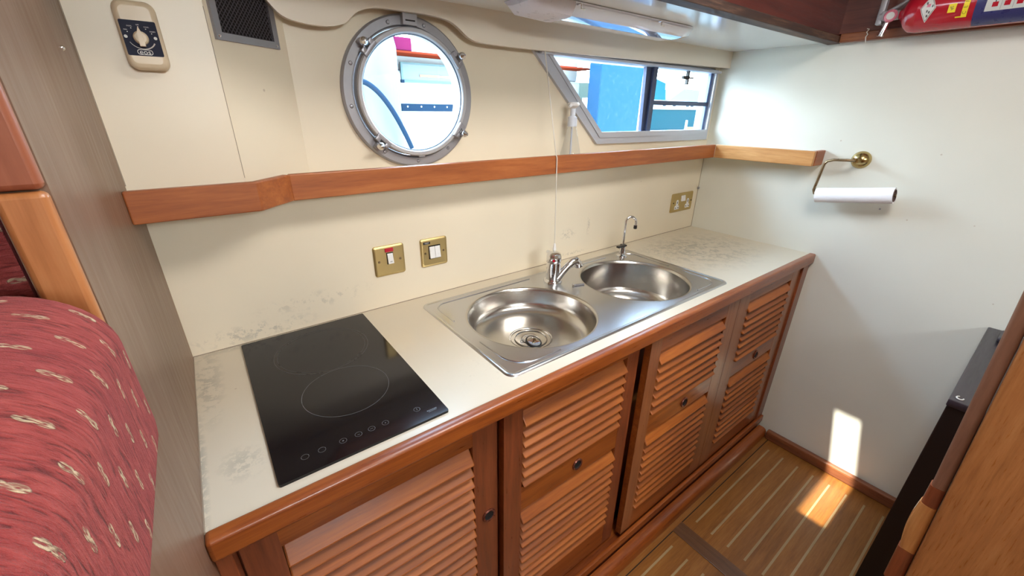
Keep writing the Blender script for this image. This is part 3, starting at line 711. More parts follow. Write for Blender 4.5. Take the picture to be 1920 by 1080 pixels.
# ------------------------------------------------------------------ thermostat on the boxed corner
t = thing('heater_control', (0.083, -0.10, 1.543), 'beige plastic heater control with a navy dial panel on the upper left wall', 'control')
bm = B()
rg = []
for off, y in ((0.0, -0.1002), (0.0, -0.121), (0.0012, -0.126), (0.004, -0.1292), (0.008, -0.130)):
    rg.append([bm.verts.new((x, y, z)) for x, z in rrect(0.0575+off, 0.1105-off, 1.498+off, 1.592-off, 0.013-off*0.8, 6)])
for A, C_ in zip(rg, rg[1:]):
    for k in range(len(A)): bm.faces.new((A[k], A[(k+1) % len(A)], C_[(k+1) % len(A)], C_[k]))
bm.faces.new(rg[0]); bm.faces.new(rg[-1]); obj('housing', bm, m_cb, t)
bm = B(); sheet(bm, [rrect(0.0615, 0.1055, 1.517, 1.565, 0.002, 3)], MXZ(-0.1299), 0.0006); fp = obj('dial_panel', bm, m_navy, t)
kx, kz = 0.083, 1.5415
def TX(x, z, y=-0.1308): return Matrix.Translation((x, y, z)) @ Matrix.Rotation(PI/2, 4, 'X')
bm = B(); lathe(bm, (kx, -0.1305, kz), (0, -1, 0), [(0.0095, 0), (0.009, 0.006), (0.007, 0.008), (0, 0.0085)], 28)
sheet(bm, [[(kx-0.0035, kz-0.012), (kx+0.0035, kz-0.012), (kx+0.0028, kz+0.006), (kx, kz+0.0145), (kx-0.0028, kz+0.006)]], MXZ(-0.1345), 0.009)
obj('pointer_knob', bm, m_cb, t)
for a, s in ((90, 'OFF'), (122, 'COOL'), (58, 'COOL'), (150, 'FAN'), (28, 'WARM')):
    bx_, bz_ = kx+0.0165*math.cos(R(a)), kz+0.0150*math.sin(R(a))
    bm = B(); lathe(bm, (bx_, -0.1304, bz_), (0, -1, 0), [(0.0007, 0), (0.0007, 0.0004)], 8); obj('scale_dot', bm, m_offw, fp)
    text('scale_lettering', s, 0.0023, TX(kx+0.0172*math.cos(R(a))+(0.0 if a == 90 else 0.001*math.copysign(1, math.cos(R(a)))), bz_+0.0026), m_offw, fp, 0.0001)
for s in (-1, 1):
    bm = B(); lathe(bm, (kx+s*0.0178, -0.1304, kz+0.001), (0, -1, 0), [(0.0022, 0), (0.0022, 0.0004)], 14); obj('symbol', bm, m_offw, fp)
bm = B(); tube(bm, [(kx+0.0165*math.cos(R(a)), -0.1306, kz+0.0150*math.sin(R(a))) for a in range(205, 336, 10)], [0.0003+0.0007*k/13 for k in range(14)], 6); obj('scale_arc', bm, m_offw, fp)
bm = B(); sheet(bm, [rrect(kx-0.0095, kx+0.0095, 1.5185, 1.5258, 0.0033, 5), rrect(kx-0.0088, kx+0.0088, 1.5192, 1.5251, 0.0027, 5)], MXZ(-0.1304), 0.0003); obj('logo_border', bm, m_offw, fp)
text('logo', 'eos', 0.0088, TX(kx, 1.5222), m_offw, fp, 0.0002, sx=1.15)

# speaker vent on the canted face
A0 = Vector((0.177, -0.10, 0)); A1 = Vector((0.315, 0.0, 0)); dd = (A1-A0).normalized(); nv = Vector((dd.y, -dd.x, 0))
Mv = Matrix(((dd.x, 0, nv.x, A0.x), (dd.y, 0, nv.y, A0.y), (0, 1, 0, 0), (0, 0, 0, 1)))
t = thing('vent_grille', (0.24, -0.06, 1.61), 'dark mesh vent grille in a steel frame high on the canted corner', 'vent')
bm = B(); sheet(bm, [[(0.008, 1.553), (0.146, 1.553), (0.146, 1.676), (0.008, 1.676)], [(0.020, 1.565), (0.134, 1.565), (0.134, 1.664), (0.020, 1.664)]], Mv, 0.006); obj('frame', bm, m_alud, t, smooth=0)
bm = B(); sheet(bm, [[(0.020, 1.565), (0.134, 1.565), (0.134, 1.664), (0.020, 1.664)]], Mv @ Matrix.Translation((0, 0, 0.0003)), 0.0008); obj('backing', bm, m_hole, t, smooth=0)
bm = B()
def clipseg(p, d, L=0.3):
    pts = []
    for s in range(0, 301):
        q = (p[0]+d[0]*s/300*L, p[1]+d[1]*s/300*L)
        if 0.019 < q[0] < 0.135 and 1.564 < q[1] < 1.665: pts.append(q)
    return (pts[0], pts[-1]) if len(pts) > 2 else None
for k in range(-16, 34):
    for sgn in (1, -1):
        p0 = (0.020+k*0.0075, 1.56) if sgn == 1 else (0.020+k*0.0075, 1.56)
        sg = clipseg(p0, (0.64*sgn, 0.77))
        if sg:
            a, b = [Mv @ Vector((q[0], q[1], 0.003+0.0006*sgn)) for q in sg]; cyl(bm, a, b, 0.0007, 6)
obj('wire_mesh', bm, plain('mesh_wire', (0.10, 0.09, 0.11), 0.4, 0.5), t)
for (px, pz_) in ((0.014, 1.559), (0.140, 1.559), (0.014, 1.670), (0.140, 1.670)):
    bm = B(); lathe(bm, Mv @ Vector((px, pz_, 0.006)), nv, [(0.0028, 0), (0.002, 0.001), (0, 0.0012)], 10); obj('screw', bm, m_chrome, t)

# ------------------------------------------------------------------ fluorescent lamp under the ceiling
t = thing('ceiling_lamp', (1.07, -0.19, 1.68), 'slim white strip lamp under the low ceiling above the sink', 'lamp')
bm = B(); rg = []
Ll = [(0.790, 0.030, 1.678), (0.790, 0.050, 1.655), (0.815, 0.062, 1.643)]
def lring(x, w, z): return x, w, z
def lampsec(x, hw, zt, zb): # cross section in yz
    c = -0.190
    return [(x, c-hw, zt), (x, c-hw, (zt+zb)/2+0.004), (x, c-hw*0.80, zb+0.002), (x, c-hw*0.45, zb-0.001), (x, c+hw*0.45, zb-0.001), (x, c+hw*0.80, zb+0.002), (x, c+hw, (zt+zb)/2+0.004), (x, c+hw, zt)]
def loft(secs, bm):
    rg = [[bm.verts.new(p) for p in s] for s in secs]
    for A, C_ in zip(rg, rg[1:]):
        m = len(A)
        for k in range(m): bm.faces.new((A[k], A[(k+1) % m], C_[(k+1) % m], C_[k]))
    bm.faces.new(rg[0]); bm.faces.new(rg[-1])
loft([lampsec(0.778, 0.056, 1.679, 1.668), lampsec(0.800, 0.058, 1.679, 1.652), lampsec(0.90, 0.058, 1.679, 1.648)], bm); obj('end_housing', bm, m_lamp, t)
bm = B(); loft([lampsec(0.901, 0.057, 1.679, 1.6485), lampsec(1.36, 0.057, 1.679, 1.6485), lampsec(1.395, 0.054, 1.679, 1.654), lampsec(1.408, 0.048, 1.679, 1.668)], bm); obj('diffuser', bm, m_lens, t)
for x in (0.905, 1.215):
    bm = B(); tube(bm, [(x, -0.248, 1.672), (x, -0.262, 1.672), (x, -0.262, 1.662), (x+0.012, -0.262, 1.662)], 0.0016, 8); obj('retaining_clip', bm, m_chrome, t)
# window blind cord
t = thing('pull_cord', (1.06, -0.10, 1.60), 'thin white pull cord hanging over the shelf lip to the mixer tap', 'cord')
bm = B(); tube(bm, [(0.994, -0.036, 1.603), (0.9965, -0.1025, 1.3195), (0.9975, -0.1045, 1.3165), (0.998, -0.1055, 1.310), (1.005, -0.108, 1.036)], 0.0016, 8); obj('cord', bm, m_cord, t)
bm = B(); lathe(bm, (1.005, -0.108, 1.040), (0, 0, -1), [(0.002, 0), (0.0035, 0.003), (0.006, 0.022), (0.0055, 0.024), (0, 0.024)], 16); obj('toggle', bm, m_white, t)

# soap dispenser on the shelf
sxx, syy, szz = 1.112, -0.046, 1.284
t = thing('soap_dispenser', (sxx, syy, szz), 'clear conical pump bottle standing on the shelf by the slanted window frame', 'bottle')
bm = B(); lathe(bm, (sxx, syy, szz), (0, 0, 1), [(0.0, 0.0005), (0.034, 0.0005), (0.037, 0.004), (0.036, 0.016), (0.0155, 0.108), (0.0135, 0.112), (0.0135, 0.116)], 40, caps=False); obj('bottle', bm, m_bottle, t)
m_frost = plain('frosted_plastic', (0.60, 0.64, 0.72), 0.35)
bm = B(); lathe(bm, (sxx, syy, szz), (0, 0, 1), [(0.0145, 0.1145), (0.0150, 0.116), (0.0150, 0.142), (0.0085, 0.146), (0.008, 0.168)], 24); obj('collar', bm, m_frost, t)
bm = B(); lathe(bm, (sxx, syy, szz), (0, 0, 1), [(0.008, 0.168), (0.019, 0.176), (0.020, 0.181), (0.015, 0.186), (0, 0.187)], 24); tube(bm, [(sxx, syy, szz+0.180), (sxx-0.018, syy-0.008, szz+0.178), (sxx-0.029, syy-0.012, szz+0.172)], [0.006, 0.005, 0.0035], 12); obj('pump_head', bm, m_white, t)
bm = B(); cyl(bm, (sxx, syy, szz+0.012), (sxx, syy, szz+0.113), 0.0030, 10); obj('dip_tube', bm, m_frost, t)

# ------------------------------------------------------------------ kitchen roll on brass holder
t = thing('roll_holder', (W, -0.594, 1.293), 'brass wall bracket with a bent rod carrying the kitchen roll', 'bracket')
bm = B(); lathe(bm, (W, -0.594, 1.293), (-1, 0, 0), [(0.030, 0), (0.030, 0.003), (0.026, 0.010), (0.020, 0.017), (0.013, 0.021), (0.009, 0.023), (0.009, 0.060)], 40); obj('rosette', bm, m_brassd, t)
xr = 1.957
bm = B(); pts = [(W-0.045, -0.594, 1.294), (xr+0.006, -0.588, 1.294), (xr, -0.575, 1.294), (xr, -0.535, 1.292), (xr, -0.517, 1.286), (xr, -0.509, 1.274), (xr, -0.500, 1.18), (xr, -0.505, 1.168), (xr, -0.52, 1.164), (xr, -0.738, 1.196)]
tube(bm, pts, 0.0048, 12); o = obj('rod', bm, m_brown, t); o['label'] = 'dull brown brass rod'
t = thing('kitchen_roll', (xr, -0.62, 1.18), 'nearly finished white kitchen roll hanging on the brass bracket', 'paper roll')
ra = Vector((xr, -0.514, 1.163)); rb = Vector((xr, -0.734, 1.195)); L = (rb-ra).length
bm = B(); lathe(bm, ra, rb-ra, [(0.021, 0.001), (0.026, 0.0), (0.0268, 0.02), (0.0262, 0.12), (0.0268, L-0.01), (0.026, L), (0.021, L-0.001)], 40, closed=True)
# loose flap of the last sheet
a_, u1, v1 = frame(rb-ra)
pr = []
o = obj('paper', bm, m_paper, t)
bm = B(); g = []
for i in range(9):
    row = []
    for j in range(8):
        ang = 2.4+j*0.16; rr = 0.0272+0.0012*max(0, j-4)/3*math.sin(i*0.9+1)
        row.append(bm.verts.new(ra+a_*(L*(i+0.15)/8.3-0.006)+(u1*math.cos(ang)+v1*math.sin(ang))*rr))
    g.append(row)
for i in range(8):
    for j in range(7): bm.faces.new((g[i][j], g[i+1][j], g[i+1][j+1], g[i][j+1]))
obj('loose_sheet', bm, m_paper, t)
bm = B(); lathe(bm, ra, rb-ra, [(0.0185, 0.0), (0.0208, 0.0), (0.0208, L+0.001), (0.0185, L+0.001)], 32, closed=True); obj('core', bm, m_card, t)

# ------------------------------------------------------------------ fire extinguisher
exx, ezz = 1.955, 1.727; er = 0.055
t = thing('fire_extinguisher', (exx, -0.8, ezz), 'red fire extinguisher with a blue instruction label lying along the right wall trim', 'fire extinguisher')
ye = -0.600
bm = B(); lathe(bm, (exx, ye, ezz), (0, -1, 0), [(0.012, -0.012), (0.016, -0.006), (0.030, 0.002), (0.044, 0.010), (0.052, 0.022), (er, 0.040), (er, 0.345), (0.050, 0.360), (0.0, 0.362)], 56); obj('cylinder', bm, m_extr, t)
def wrap(name, y0, y1, a0, a1, mat, par, r=er+0.0008, n=40, skew=0.0):
    """curved label on the cylinder; angle 0 = towards -x, positive downwards"""
    bm = B(); g = []
    for i in range(n+1):
        a = R(a0+(a1-a0)*i/n)
        sk_ = skew*i/n
        g.append([bm.verts.new((exx-r*math.cos(a), y, ezz-r*math.sin(a))) for y in (y0+sk_, y1+sk_)])
    for i in range(n): bm.faces.new((g[i][0], g[i][1], g[i+1][1], g[i+1][0]))
    return obj(name, bm, mat, par)
lab = wrap('instruction_label', -0.762, -0.935, -100, 75, m_blue, t)
wrap('pictogram_panel', -0.782, -0.905, -70, 28, m_labw, lab, er+0.0012, 30)
for i, yy in enumerate((-0.794, -0.816, -0.838)):
    wrap('pictogram', yy, yy-0.011, 7, 18, m_extr, lab, er+0.0017, 6); wrap('pictogram', yy-0.004, yy-0.006, -6, 7, m_black, lab, er+0.0017, 6)
    wrap('panel_line', yy-0.0165, yy-0.017, -60, 26, m_mark, lab, er+0.0016, 12)
wrap('pictogram', -0.858, -0.898, -14, 23, m_navy, lab, er+0.0016, 10)
wrap('pictogram', -0.866, -0.878, -6, 10, m_labw, lab, er+0.0020, 6); wrap('pictogram', -0.882, -0.893, 0, 19, m_labw, lab, er+0.0020, 6)
yb = wrap('yellow_band', -0.738, -0.7495, -100, 36, m_yel, t, er+0.0012)
wrap('yellow_foot', -0.727, -0.7385, 32.5, 36, m_yel, t, er+0.0006, 3)
wrap('yellow_tag', -0.708, -0.724, -2, 20, m_yel, t, er+0.0006, 5)
def exM(y, ang, r=er+0.0009, rot=0.0):
    a = R(ang); nrm = Vector((-math.cos(a), 0, -math.sin(a))); up = Vector((-math.sin(a), 0, math.cos(a))); rt = up.cross(nrm)
    p = Vector((exx, y, ezz))+nrm*r
    return Matrix(((rt.x, up.x, nrm.x, p.x), (rt.y, up.y, nrm.y, p.y), (rt.z, up.z, nrm.z, p.z), (0, 0, 0, 1))) @ Matrix.Rotation(rot, 4, 'Z')
for k, ch in enumerate('CEFR'): text('band_lettering', ch, 0.011, exM(-0.7437, 24-k*14, er+0.0012, PI/2), plain('olive_ink', (0.20, 0.17, 0.01), 0.5), yb, 0.0001)
text('tag_lettering', '2A', 0.009, exM(-0.716, 9, er+0.0012, -PI/2+0.3), m_mark, t, 0.0001)
bm = B(); mm = exM(-0.668, 8, er-0.0002)
def lozenge(s, d, z):
    b2 = B()
    g = [[-0.6*s, 0], [0, -s*1.7], [0.6*s, 0], [0, s*1.7]]
    n = 8; ring = []
    for i in range(4):
        p, q = g[i], g[(i+1) % 4]
        for k in range(n): ring.append((p[0]+(q[0]-p[0])*k/n, p[1]+(q[1]-p[1])*k/n))
    c0 = None; vs = []
    rows = [1.0, 0.75, 0.5, 0.25]
    rgs = []
    for sc in rows:
        rg = []
        for (x, y) in ring:
            x *= sc; y *= sc; ang = R(2)+(-y)/er
            rr = er+z
            rg.append(b2.verts.new((exx-rr*math.cos(ang), -0.664-x*1.3, ezz-rr*math.sin(ang))))
        rgs.append(rg)
    for A, C_ in zip(rgs, rgs[1:]):
        for k in range(len(A)): b2.faces.new((A[k], A[(k+1) % len(A)], C_[(k+1) % len(A)], C_[k]))
    b2.faces.new(rgs[-1]); return b2
bm.free()
dm = obj('diamond_label', lozenge(0.0215, 0, 0.0005), m_offw, t)
obj('diamond_border', lozenge(0.0195, 0, 0.0008), m_black, dm); obj('diamond_field', lozenge(0.0182, 0, 0.0011), m_offw, dm)
for k, (yo, a0) in enumerate(((0.006, -14), (0.002, 6), (-0.003, 9), (-0.007, -6), (0.000, 18))): wrap('diamond_print', -0.664+yo, -0.664+yo-0.0035, a0, a0+6, m_mark, dm, er+0.0020, 3)
wrap('diamond_mark', -0.660, -0.668, -9, -1, m_pink, dm, er+0.0014, 4)
bm = B(); cyl(bm, (exx, ye+0.008, ezz), (exx, ye+0.060, ezz), 0.013, 24); box(bm, exx-0.013, exx+0.013, ye+0.018, ye+0.055, ezz-0.012, ezz+0.014, bv=0.003); obj('valve', bm, m_alu, t)
bm = B(); lathe(bm, (exx-0.010, ye+0.030, ezz-0.002), (-1, -0.1, -0.05), [(0.016, 0), (0.017, 0.006), (0.014, 0.009), (0.012, 0.0085), (0, 0.0085)], 28); g_ = obj('pressure_gauge', bm, m_pink, t)
bm = B(); lathe(bm, (exx-0.0188, ye+0.029, ezz-0.0025), (-1, -0.1, -0.05), [(0.010, 0), (0.010, 0.001)], 24); obj('gauge_face', bm, m_labw, g_)
bm = B(); tube(bm, [(exx, ye+0.036, ezz-0.010), (exx-0.002, ye+0.044, ezz-0.054)], [0.008, 0.009], 16); obj('nozzle', bm, m_chrome, t)
bm = B(); box(bm, exx-0.010, exx+0.010, ye+0.050, ye+0.066, ezz-0.022, ezz+0.10, bv=0.003); obj('carry_handle', bm, m_alu, t)
bm = B(); tube(bm, [(exx, ye+0.040, ezz+0.012), (exx, ye+0.010, ezz+0.030), (exx, ye-0.030, ezz+0.062), (exx, ye-0.060, ezz+0.080)], [0.006, 0.005, 0.007, 0.006], 12); obj('squeeze_lever', bm, m_alu, t)
bm = B(); box(bm, exx+0.02, W-0.021, -0.86, -0.84, 1.71, 1.79); obj('wall_bracket', bm, m_black, t, smooth=0)
bm = B(); box(bm, exx+0.02, W-0.021, -0.70, -0.68, 1.71, 1.79)
obj('wall_bracket', bm, m_black, t, smooth=0)

# string scrap on the trim
t = bm = B(); tube(bm, [(2.008, -0.500, 1.706), (2.004, -0.507, 1.704), (2.005, -0.502, 1.696), (2.004, -0.507, 1.689), (2.006, -0.503, 1.682), (2.005, -0.507, 1.665)], 0.0016, 6)
tag(obj('string', bm, m_cord), 'frayed scrap of white string hanging from the right wall trim', 'string')
bm = B(); lathe(bm, (0.0002, -0.224, 1.513), (1, 0, 0), [(0.0035, 0), (0.0035, 0.001), (0.002, 0.003), (0, 0.0035)], 12)
tag(obj('screw', bm, m_chrome), 'small bright screw head alone on the taupe left panel', 'screw')
bm = B(); lathe(bm, (W-0.0002, -0.694, 1.133), (-1, 0, 0), [(0.003, 0), (0.003, 0.001), (0.002, 0.002), (0, 0.0025)], 12)
tag(obj('screw', bm, m_alud), 'small screw head on the right wall below the kitchen roll', 'screw')
bm = B(); box(bm, 2.026, 2.0345, -0.008, -0.0005, 1.104, 1.116, bv=0.002); cyl(bm, (2.027, -0.007, 1.11), (2.020, -0.014, 1.115), 0.002, 8)
tag(obj('corner_hook', bm, m_alu), 'tiny metal hook in the wall corner beside the double socket', 'hook')

# ------------------------------------------------------------------ red upholstery
def fabric(name):
    t = NT(name); uv = t.nd('ShaderNodeUVMap').outputs[0]
    ridge = t.noise(1.0, 3, 0.6, vec=uv, sc=(40, 230, 1), dist=1.2); fine = t.noise(1.0, 2, 0.6, vec=uv, sc=(900, 1300, 1))
    big = t.noise(1.0, 3, vec=uv, sc=(9, 14, 1))
    col = t.ramp(ridge, [(0.30, (0.09, 0.008, 0.008)), (0.45, (0.32, 0.040, 0.036)), (0.65, (0.45, 0.078, 0.068))])
    col = t.mix(t.rng(big, 0.35, 0.7, 0.0, 0.4), col, (0.30, 0.035, 0.045))
    sp = t.nd('ShaderNodeSeparateXYZ'); t.l.new(uv, sp.inputs[0])
    S = 0.048
    def lat(off):
        u = t.math('SUBTRACT', t.math('FRACT', t.math('ADD', t.math('DIVIDE', sp.outputs[0], S), off)), 0.5)
        v = t.math('SUBTRACT', t.math('FRACT', t.math('ADD', t.math('DIVIDE', sp.outputs[1], S), off)), 0.5)
        uu = t.math('ABSOLUTE', u); du = t.math('DIVIDE', t.math('SUBTRACT', uu, 0.085), 0.105); dv = t.math('DIVIDE', v, 0.060)
        r = t.math('SQRT', t.math('ADD', t.math('POWER', du, 2.0), t.math('POWER', dv, 2.0)))
        outer = t.rng(r, 1.05, 0.9); inner = t.rng(r, 0.10, 0.34)
        return t.math('MULTIPLY', outer, inner)
    m = t.math('MAXIMUM', lat(0.0), lat(0.5))
    m = t.math('MULTIPLY', m, t.rng(t.noise(1.0, 2, 0.6, vec=uv, sc=(120, 700, 1)), 0.42, 0.56, 0.05, 1.0))
    col = t.mix(t.math('MULTIPLY', m, 0.85), col, (0.80, 0.66, 0.42))
    t.set(col=col, rough=0.95, sheen=0.10)
    t.b.inputs['Sheen Tint'].default_value = (1.0, 0.55, 0.55, 1)
    h = t.math('ADD', t.math('MULTIPLY', ridge, 1.0), t.math('MULTIPLY', fine, 0.35)); h = t.math('ADD', h, t.math('MULTIPLY', m, 0.5))
    t.bump(h, 0.9, 0.006)
    return t.m
m_fab = fabric('red_chenille')
def cushion(name, prof, ys, rend, label=None, parent=None, rend0=None):
    """prof(off) -> list of (x, z) points shrunk by off; ys from far end to near end"""
    bm = B(); uvl = bm.loops.layers.uv.new('UVMap'); rows = []; meta = {}
    st = []
    for k in range(0, 9):
        a = PI/2*(1-k/8); st.append((ys[0]-rend*(1-math.sin(a)), rend*(1-math.cos(a))))
    n = 26
    for k in range(1, n+1): st.append((ys[0]-rend+(ys[1]-ys[0]+rend)*k/n, 0.0))
    sacc = 0
    for i, (y, off) in enumerate(st):
        p = prof(off); row = []; s = 0
        if i: sacc += math.hypot(st[i][0]-st[i-1][0], st[i][1]-st[i-1][1])
        for j, (x, z) in enumerate(p):
            if j: s += math.hypot(p[j][0]-p[j-1][0], p[j][1]-p[j-1][1])
            v = bm.verts.new((x, y, z)); row.append(v); meta[v] = (s, sacc)
        rows.append(row)
    for A, C_ in zip(rows, rows[1:]):
        for j in range(len(A)-1):
            f = bm.faces.new((A[j], A[j+1], C_[j+1], C_[j]))
            for lo in f.loops: lo[uvl].uv = meta[lo.vert]
    f = bm.faces.new(rows[0]); 
    for lo in f.loops: lo[uvl].uv = (lo.vert.co.x, lo.vert.co.z)
    f = bm.faces.new(rows[-1])
    for lo in f.loops: lo[uvl].uv = (lo.vert.co.x, lo.vert.co.z)
    return obj(name, bm, m_fab, parent)
def prof1(off):
    xr_, zt, zb = 0.022-off, 1.320-off*0.9, 1.134+off*0.3; pts = [(-0.60, zb)]
    for k in range(0, 9):
        a = -PI/2+k/8*PI/2; pts.append((xr_-0.045+0.045*math.cos(a), zb+0.045+0.045*math.sin(a)))
    for k in range(0, 13):
        a = k/12*PI/2; pts.append((xr_-0.065+0.065*math.cos(a), zt-0.058+0.058*math.sin(a)))
    pts += [(-0.12, zt+0.004), (-0.20, zt+0.006), (-0.38, zt+0.004), (-0.50, zt-0.01), (-0.58, zt-0.04), (-0.60, zt-0.08)]
    return pts
o = cushion('seat_cushion', prof1, (-0.588, -1.45), 0.06)
tag(o, 'big rounded red patterned seat cushion in the lower left foreground', 'cushion')
def prof2(off):
    return [(-0.045-off, 0.9), (-0.045-off, 1.46-off), (-0.07, 1.49-off), (-0.8, 1.49-off), (-0.8, 0.9)]
o = cushion('backrest_cushion', prof2, (-0.30, -0.52), 0.03)
tag(o, 'dark red patterned backrest cushion behind the orange wooden post', 'cushion')
# bench that carries them
bm = B(); box(bm, -0.80, -0.037, -0.545, -0.05, 0.0, 0.899, bv=0.004); struct('wall_bench', bm, m_wz)
bm = B(); box(bm, -0.62, -0.037, -1.35, -0.60, 0.0, 1.130, bv=0.004); struct('wall_locker', bm, m_wz)

# ------------------------------------------------------------------ right foreground
t = thing('black_cabinet', (1.72, -1.3, 0), 'tall narrow black cabinet against the right wall', 'cabinet')
bm = B(); box(bm, 1.425, W-0.016, -1.62, -1.066, 0.004, 0.800, bv=0.003); obj('body', bm, m_bface, t)
bm = B(); box(bm, 1.420, W-0.003, -1.625, -1.064, 0.801, 0.820, bv=0.003); obj('top_board', bm, m_blackwood, t)
bm = B(); tube(bm, [(1.445+0.008*math.cos(a), -1.080+0.006*math.sin(a), 0.8212) for a in [R(20)+R(260)*k/12 for k in range(13)]], 0.0016, 6); obj('screw_cap', bm, m_offw, t)
bm = B(); box(bm, 1.90, 1.985, -1.26, -1.092, 0.8205, 0.838, bv=0.006, seg=3); tag(obj('dark_case', bm, m_blackwood), 'small dark case lying on the black cabinet', 'case')

t = thing('bulkhead_board', (0.965, -1.4, 0), 'orange varnished oak board standing at the right edge', 'board')
bm = B()
sheet(bm, [[(1.150, 0.0), (1.95, 0.0), (1.95, 1.60), (1.082, 1.60)]], MYZ(0.980), 0.030)
bmesh.ops.bevel(bm, geom=[e for e in bm.edges if abs((e.verts[0].co-e.verts[1].co).z) > 1.0 and max(v.co.y for v in e.verts) > -1.16], offset=0.008, segments=4, profile=0.5, affect='EDGES')
obj('board', bm, m_oak, t)
t = thing('grab_rail', (0.965, -1.09, 0.9), 'brown wooden grab rail fixed along the edge of the orange board', 'handrail')
def qy_(z): return -1.082-(1.60-z)*(0.068/1.60)
def seg(name, z0, z1, o0, o1, mat, x0=0.955, x1=0.978, bulge=0.0, n=8):
    bm = B(); secs = []
    for k in range(n+1):
        s = k/n; z = z0+(z1-z0)*s; oo = o0+(o1-o0)*s+bulge*math.sin(s*PI); b = qy_(z)+0.0005; f = b+oo
        rr = []
        for (px, py) in rrect(x0, x1, b, f, min(0.006, oo*0.4), 3): rr.append((px, py, z))
        secs.append(rr)
    loft(secs, bm); return obj(name, bm, mat, t)
seg('rail', 0.882, 1.60, 0.018, 0.018, m_rail)
seg('standoff', 0.842, 0.8815, 0.0205, 0.0195, m_wz)
seg('lower_rail', 0.735, 0.8415, 0.021, 0.0215, m_rail2, bulge=0.004)
seg('standoff', 0.655, 0.7345, 0.024, 0.023, m_wz)
seg('lower_rail', 0.10, 0.6545, 0.020, 0.021, m_rail)

# ------------------------------------------------------------------ outside: water, neighbouring boat, post, far boats
bm = B(); box(bm, -40, 90, 0.6, 120, -0.42, -0.40)
m_water = NT('harbour_water'); _n = m_water.noise(1.2, 4); m_water.set(col=(0.004, 0.022, 0.030), rough=0.5, spec=0.03); m_water.bump(_n, 0.5, 0.3); m_water = m_water.m
o = obj('harbour_water', bm, m_water, smooth=0); tag(o, 'blue green harbour water outside the window', 'water', kind='stuff')
bm = B(); box(bm, -0.6, 2.3, 0.045, 0.14, 1.70, 1.74); struct('sun_overhang', bm, m_ceil, smooth=0)     # overhang added outside, out of view, to keep sun off the worktop
m_gel = plain('white_gelcoat', (0.30, 0.33, 0.345), 0.6, spec=0.0); m_gel2 = plain('pale_blue_shade', (0.095, 0.120, 0.145), 0.7, spec=0.0)
m_bred = plain('orange_red_stripe', (0.10, 0.016, 0.008), 0.6, spec=0.0); m_mag = plain('magenta_box', (0.075, 0.008, 0.030), 0.7, spec=0.0); m_bgrey = plain('blue_grey_strip', (0.006, 0.016, 0.032), 0.6, spec=0.02)
nb = thing('neighbour_boat', (1.4, 1.6, -0.4), 'white motor boat moored right outside the porthole', 'boat')
bm = B(); box(bm, -0.5, 2.72, 1.52, 3.2, -0.38, 1.66, bv=0.02); obj('hull', bm, m_gel, nb)
bm = B(); box(bm, -0.5, 2.72, 1.40, 1.56, 1.737, 1.748, bv=0.003); obj('red_stripe', bm, m_bred, nb)
bm = B(); box(bm, -0.5, 2.72, 1.56, 3.1, 1.662, 1.82, bv=0.01); obj('cabin', bm, m_gel, nb)
bm = B(); sheet(bm, [[(1.21, 1.595), (1.66, 1.595), (1.66, 1.702), (1.21, 1.702)], [(1.222, 1.606), (1.648, 1.606), (1.648, 1.694), (1.222, 1.694)]], MXZ(1.522), 0.012); wf = obj('cabin_window', bm, plain('teal_frame', (0.02, 0.06, 0.07), 0.6), nb, smooth=0)
bm = B(); box(bm, 1.222, 1.648, 1.516, 1.519, 1.606, 1.694); obj('window_glass', bm, m_gel2, wf, smooth=0)
bm = B(); box(bm, 1.205, 1.225, 1.505, 1.518, 1.592, 1.608); obj('window_corner', bm, m_bgrey, wf, smooth=0)
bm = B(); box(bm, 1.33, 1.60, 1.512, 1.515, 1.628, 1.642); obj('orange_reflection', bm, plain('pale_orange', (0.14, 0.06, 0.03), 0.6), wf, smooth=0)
bm = B(); box(bm, 1.19, 1.62, 1.500, 1.5195, 1.436, 1.478, bv=0.003); ls = obj('rubbing_strake', bm, m_bgrey, nb)
for k in range(5):
    bm = B(); lathe(bm, (1.23+0.09*k, 1.4995, 1.462), (0, -1, 0), [(0.005, 0), (0, 0.003)], 8)
    obj('rivet', bm, m_alud, ls)
bm = B(); box(bm, 1.14, 1.245, 1.41, 1.50, 1.749, 1.815, bv=0.005); tag(obj('magenta_crate', bm, m_mag), 'magenta crate on the white boat seen at the top of the porthole', 'crate')
# boat fender with its hose
bm = B(); lathe(bm, (1.02, 1.36, 0.80), (0, 0, 1), [(0.0, 0), (0.05, 0.02), (0.09, 0.08), (0.10, 0.15), (0.10, 0.95), (0.08, 1.05), (0.03, 1.07), (0, 1.08)], 32); cyl(bm, (1.02, 1.36, 1.87), (1.02, 1.398, 1.735), 0.006, 8)
tag(obj('boat_fender', bm, m_gel2), 'pale fender hanging against the white boat', 'fender')
bm = B()
pts = [(0.80, 1.30, 1.60), (0.78, 1.45, 1.62), (0.78, 1.535, 1.62)][::-1]
for k in range(17):
    s = k/16; pts.append((0.86+0.25*s, 1.215-0.0*s, 1.575-0.03*s-0.30*s*s))
tube(bm, pts, 0.013, 10); tag(obj('mooring_hose', bm, m_bgrey), 'dark blue hose curving across the left of the porthole', 'hose')
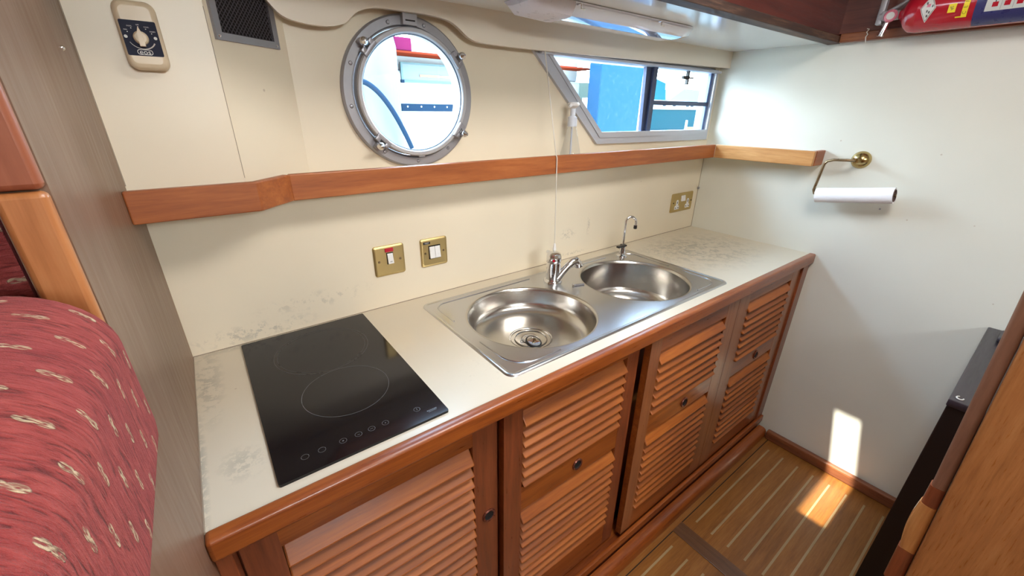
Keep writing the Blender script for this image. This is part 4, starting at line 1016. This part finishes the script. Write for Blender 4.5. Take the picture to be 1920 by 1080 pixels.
# blue post seen through the left pane
m_bpost = NT('weathered_blue_paint'); _a = m_bpost.noise(30, 5, 0.7); m_bpost.set(spec=0.0, col=m_bpost.mix(m_bpost.rng(_a, 0.55, 0.75), (0.0085, 0.031, 0.066), (0.022, 0.048, 0.080)), rough=0.6); m_bpost = m_bpost.m
bm = B(); box(bm, 2.60, 3.085, 1.20, 1.32, -0.39, 3.2, bv=0.008); tag(obj('dock_post', bm, m_bpost), 'wide weathered blue dock post outside the galley window', 'post')
bm = B(); box(bm, 3.09, 3.22, 1.24, 1.40, -0.39, 3.2, bv=0.006); tag(obj('dock_pile', bm, m_gel), 'white dock pile beside the blue post', 'post')
# far yacht
fy = thing('far_yacht', (50, 31, -0.4), 'white and teal yacht with portlights across the harbour seen in the two right panes', 'boat')
m_cyan = plain('cyan_canvas', (0.008, 0.05, 0.062), 0.7, spec=0.0); m_green = plain('far_foliage', (0.012, 0.025, 0.018), 0.9)
bm = B(); sheet(bm, [[(38, -0.39), (66, -0.39), (68, 1.82), (36, 1.75)]], MXZ(34), 3.6); obj('hull', bm, plain('teal_hull', (0.006, 0.034, 0.045), 0.6, spec=0.0), fy, smooth=0)
bm = B(); sheet(bm, [[(36, 1.76), (68, 1.83), (68.5, 3.0), (52, 2.7), (36, 2.85)]], MXZ(34), 3.7); obj('topside', bm, m_gel, fy, smooth=0)
bm = B(); sheet(bm, [[(47, 2.72), (58, 2.75), (55, 4.0), (50, 4.1)]], MXZ(33), 2.4); obj('coachroof', bm, m_gel2, fy, smooth=0)
for x in (45.6, 47.6, 50.4, 51.4, 53.0):
    bm = B(); box(bm, x, x+0.55, 30.2, 30.29, 2.15, 2.38, bv=0.04); obj('portlight', bm, m_bgrey, fy)
t = thing('deck_cover', (45.5, 31, 2.8), 'cyan canvas cover on the foredeck of the far yacht', 'cover')
bm = B(); sheet(bm, [[(44.0, 2.80), (47.0, 2.78), (46.6, 4.6), (44.6, 5.0)]], MXZ(33), 2.0); obj('canvas', bm, m_cyan, t, smooth=0)
bm = B(); sheet(bm, [[(5, -0.39), (150, -0.39), (150, 6.2), (120, 7.0), (96, 5.4), (75, 6.6), (40, 5.9), (5, 6.2)]], MXZ(60), 2.0); tag(obj('far_tree_line', bm, m_green), 'hazy green tree line across the harbour', 'trees', kind='stuff')
t = thing('yellow_dinghy', (14.2, 7.2, -0.39), 'small yellow boat floating at the lower right of the window', 'boat')
bm = B(); sheet(bm, [[(13.2, 0.35), (15.2, 0.35), (15.3, 0.98), (13.3, 1.02)]], MXZ(7.0), 0.6); obj('hull', bm, plain('yellow_orange', (0.16, 0.070, 0.008), 0.7), t, smooth=0)
bm = B(); box(bm, 13.3, 15.1, 6.45, 6.95, -0.38, 0.349); obj('lower_hull', bm, m_gel, t, smooth=0)
bm = B(); cyl(bm, (11.6, 6.0, -0.4), (11.6, 6.0, 1.25), 0.06, 12, 0.03); tag(obj('mooring_pole', bm, m_gel), 'slim white mooring pole in the lower right pane', 'pole')
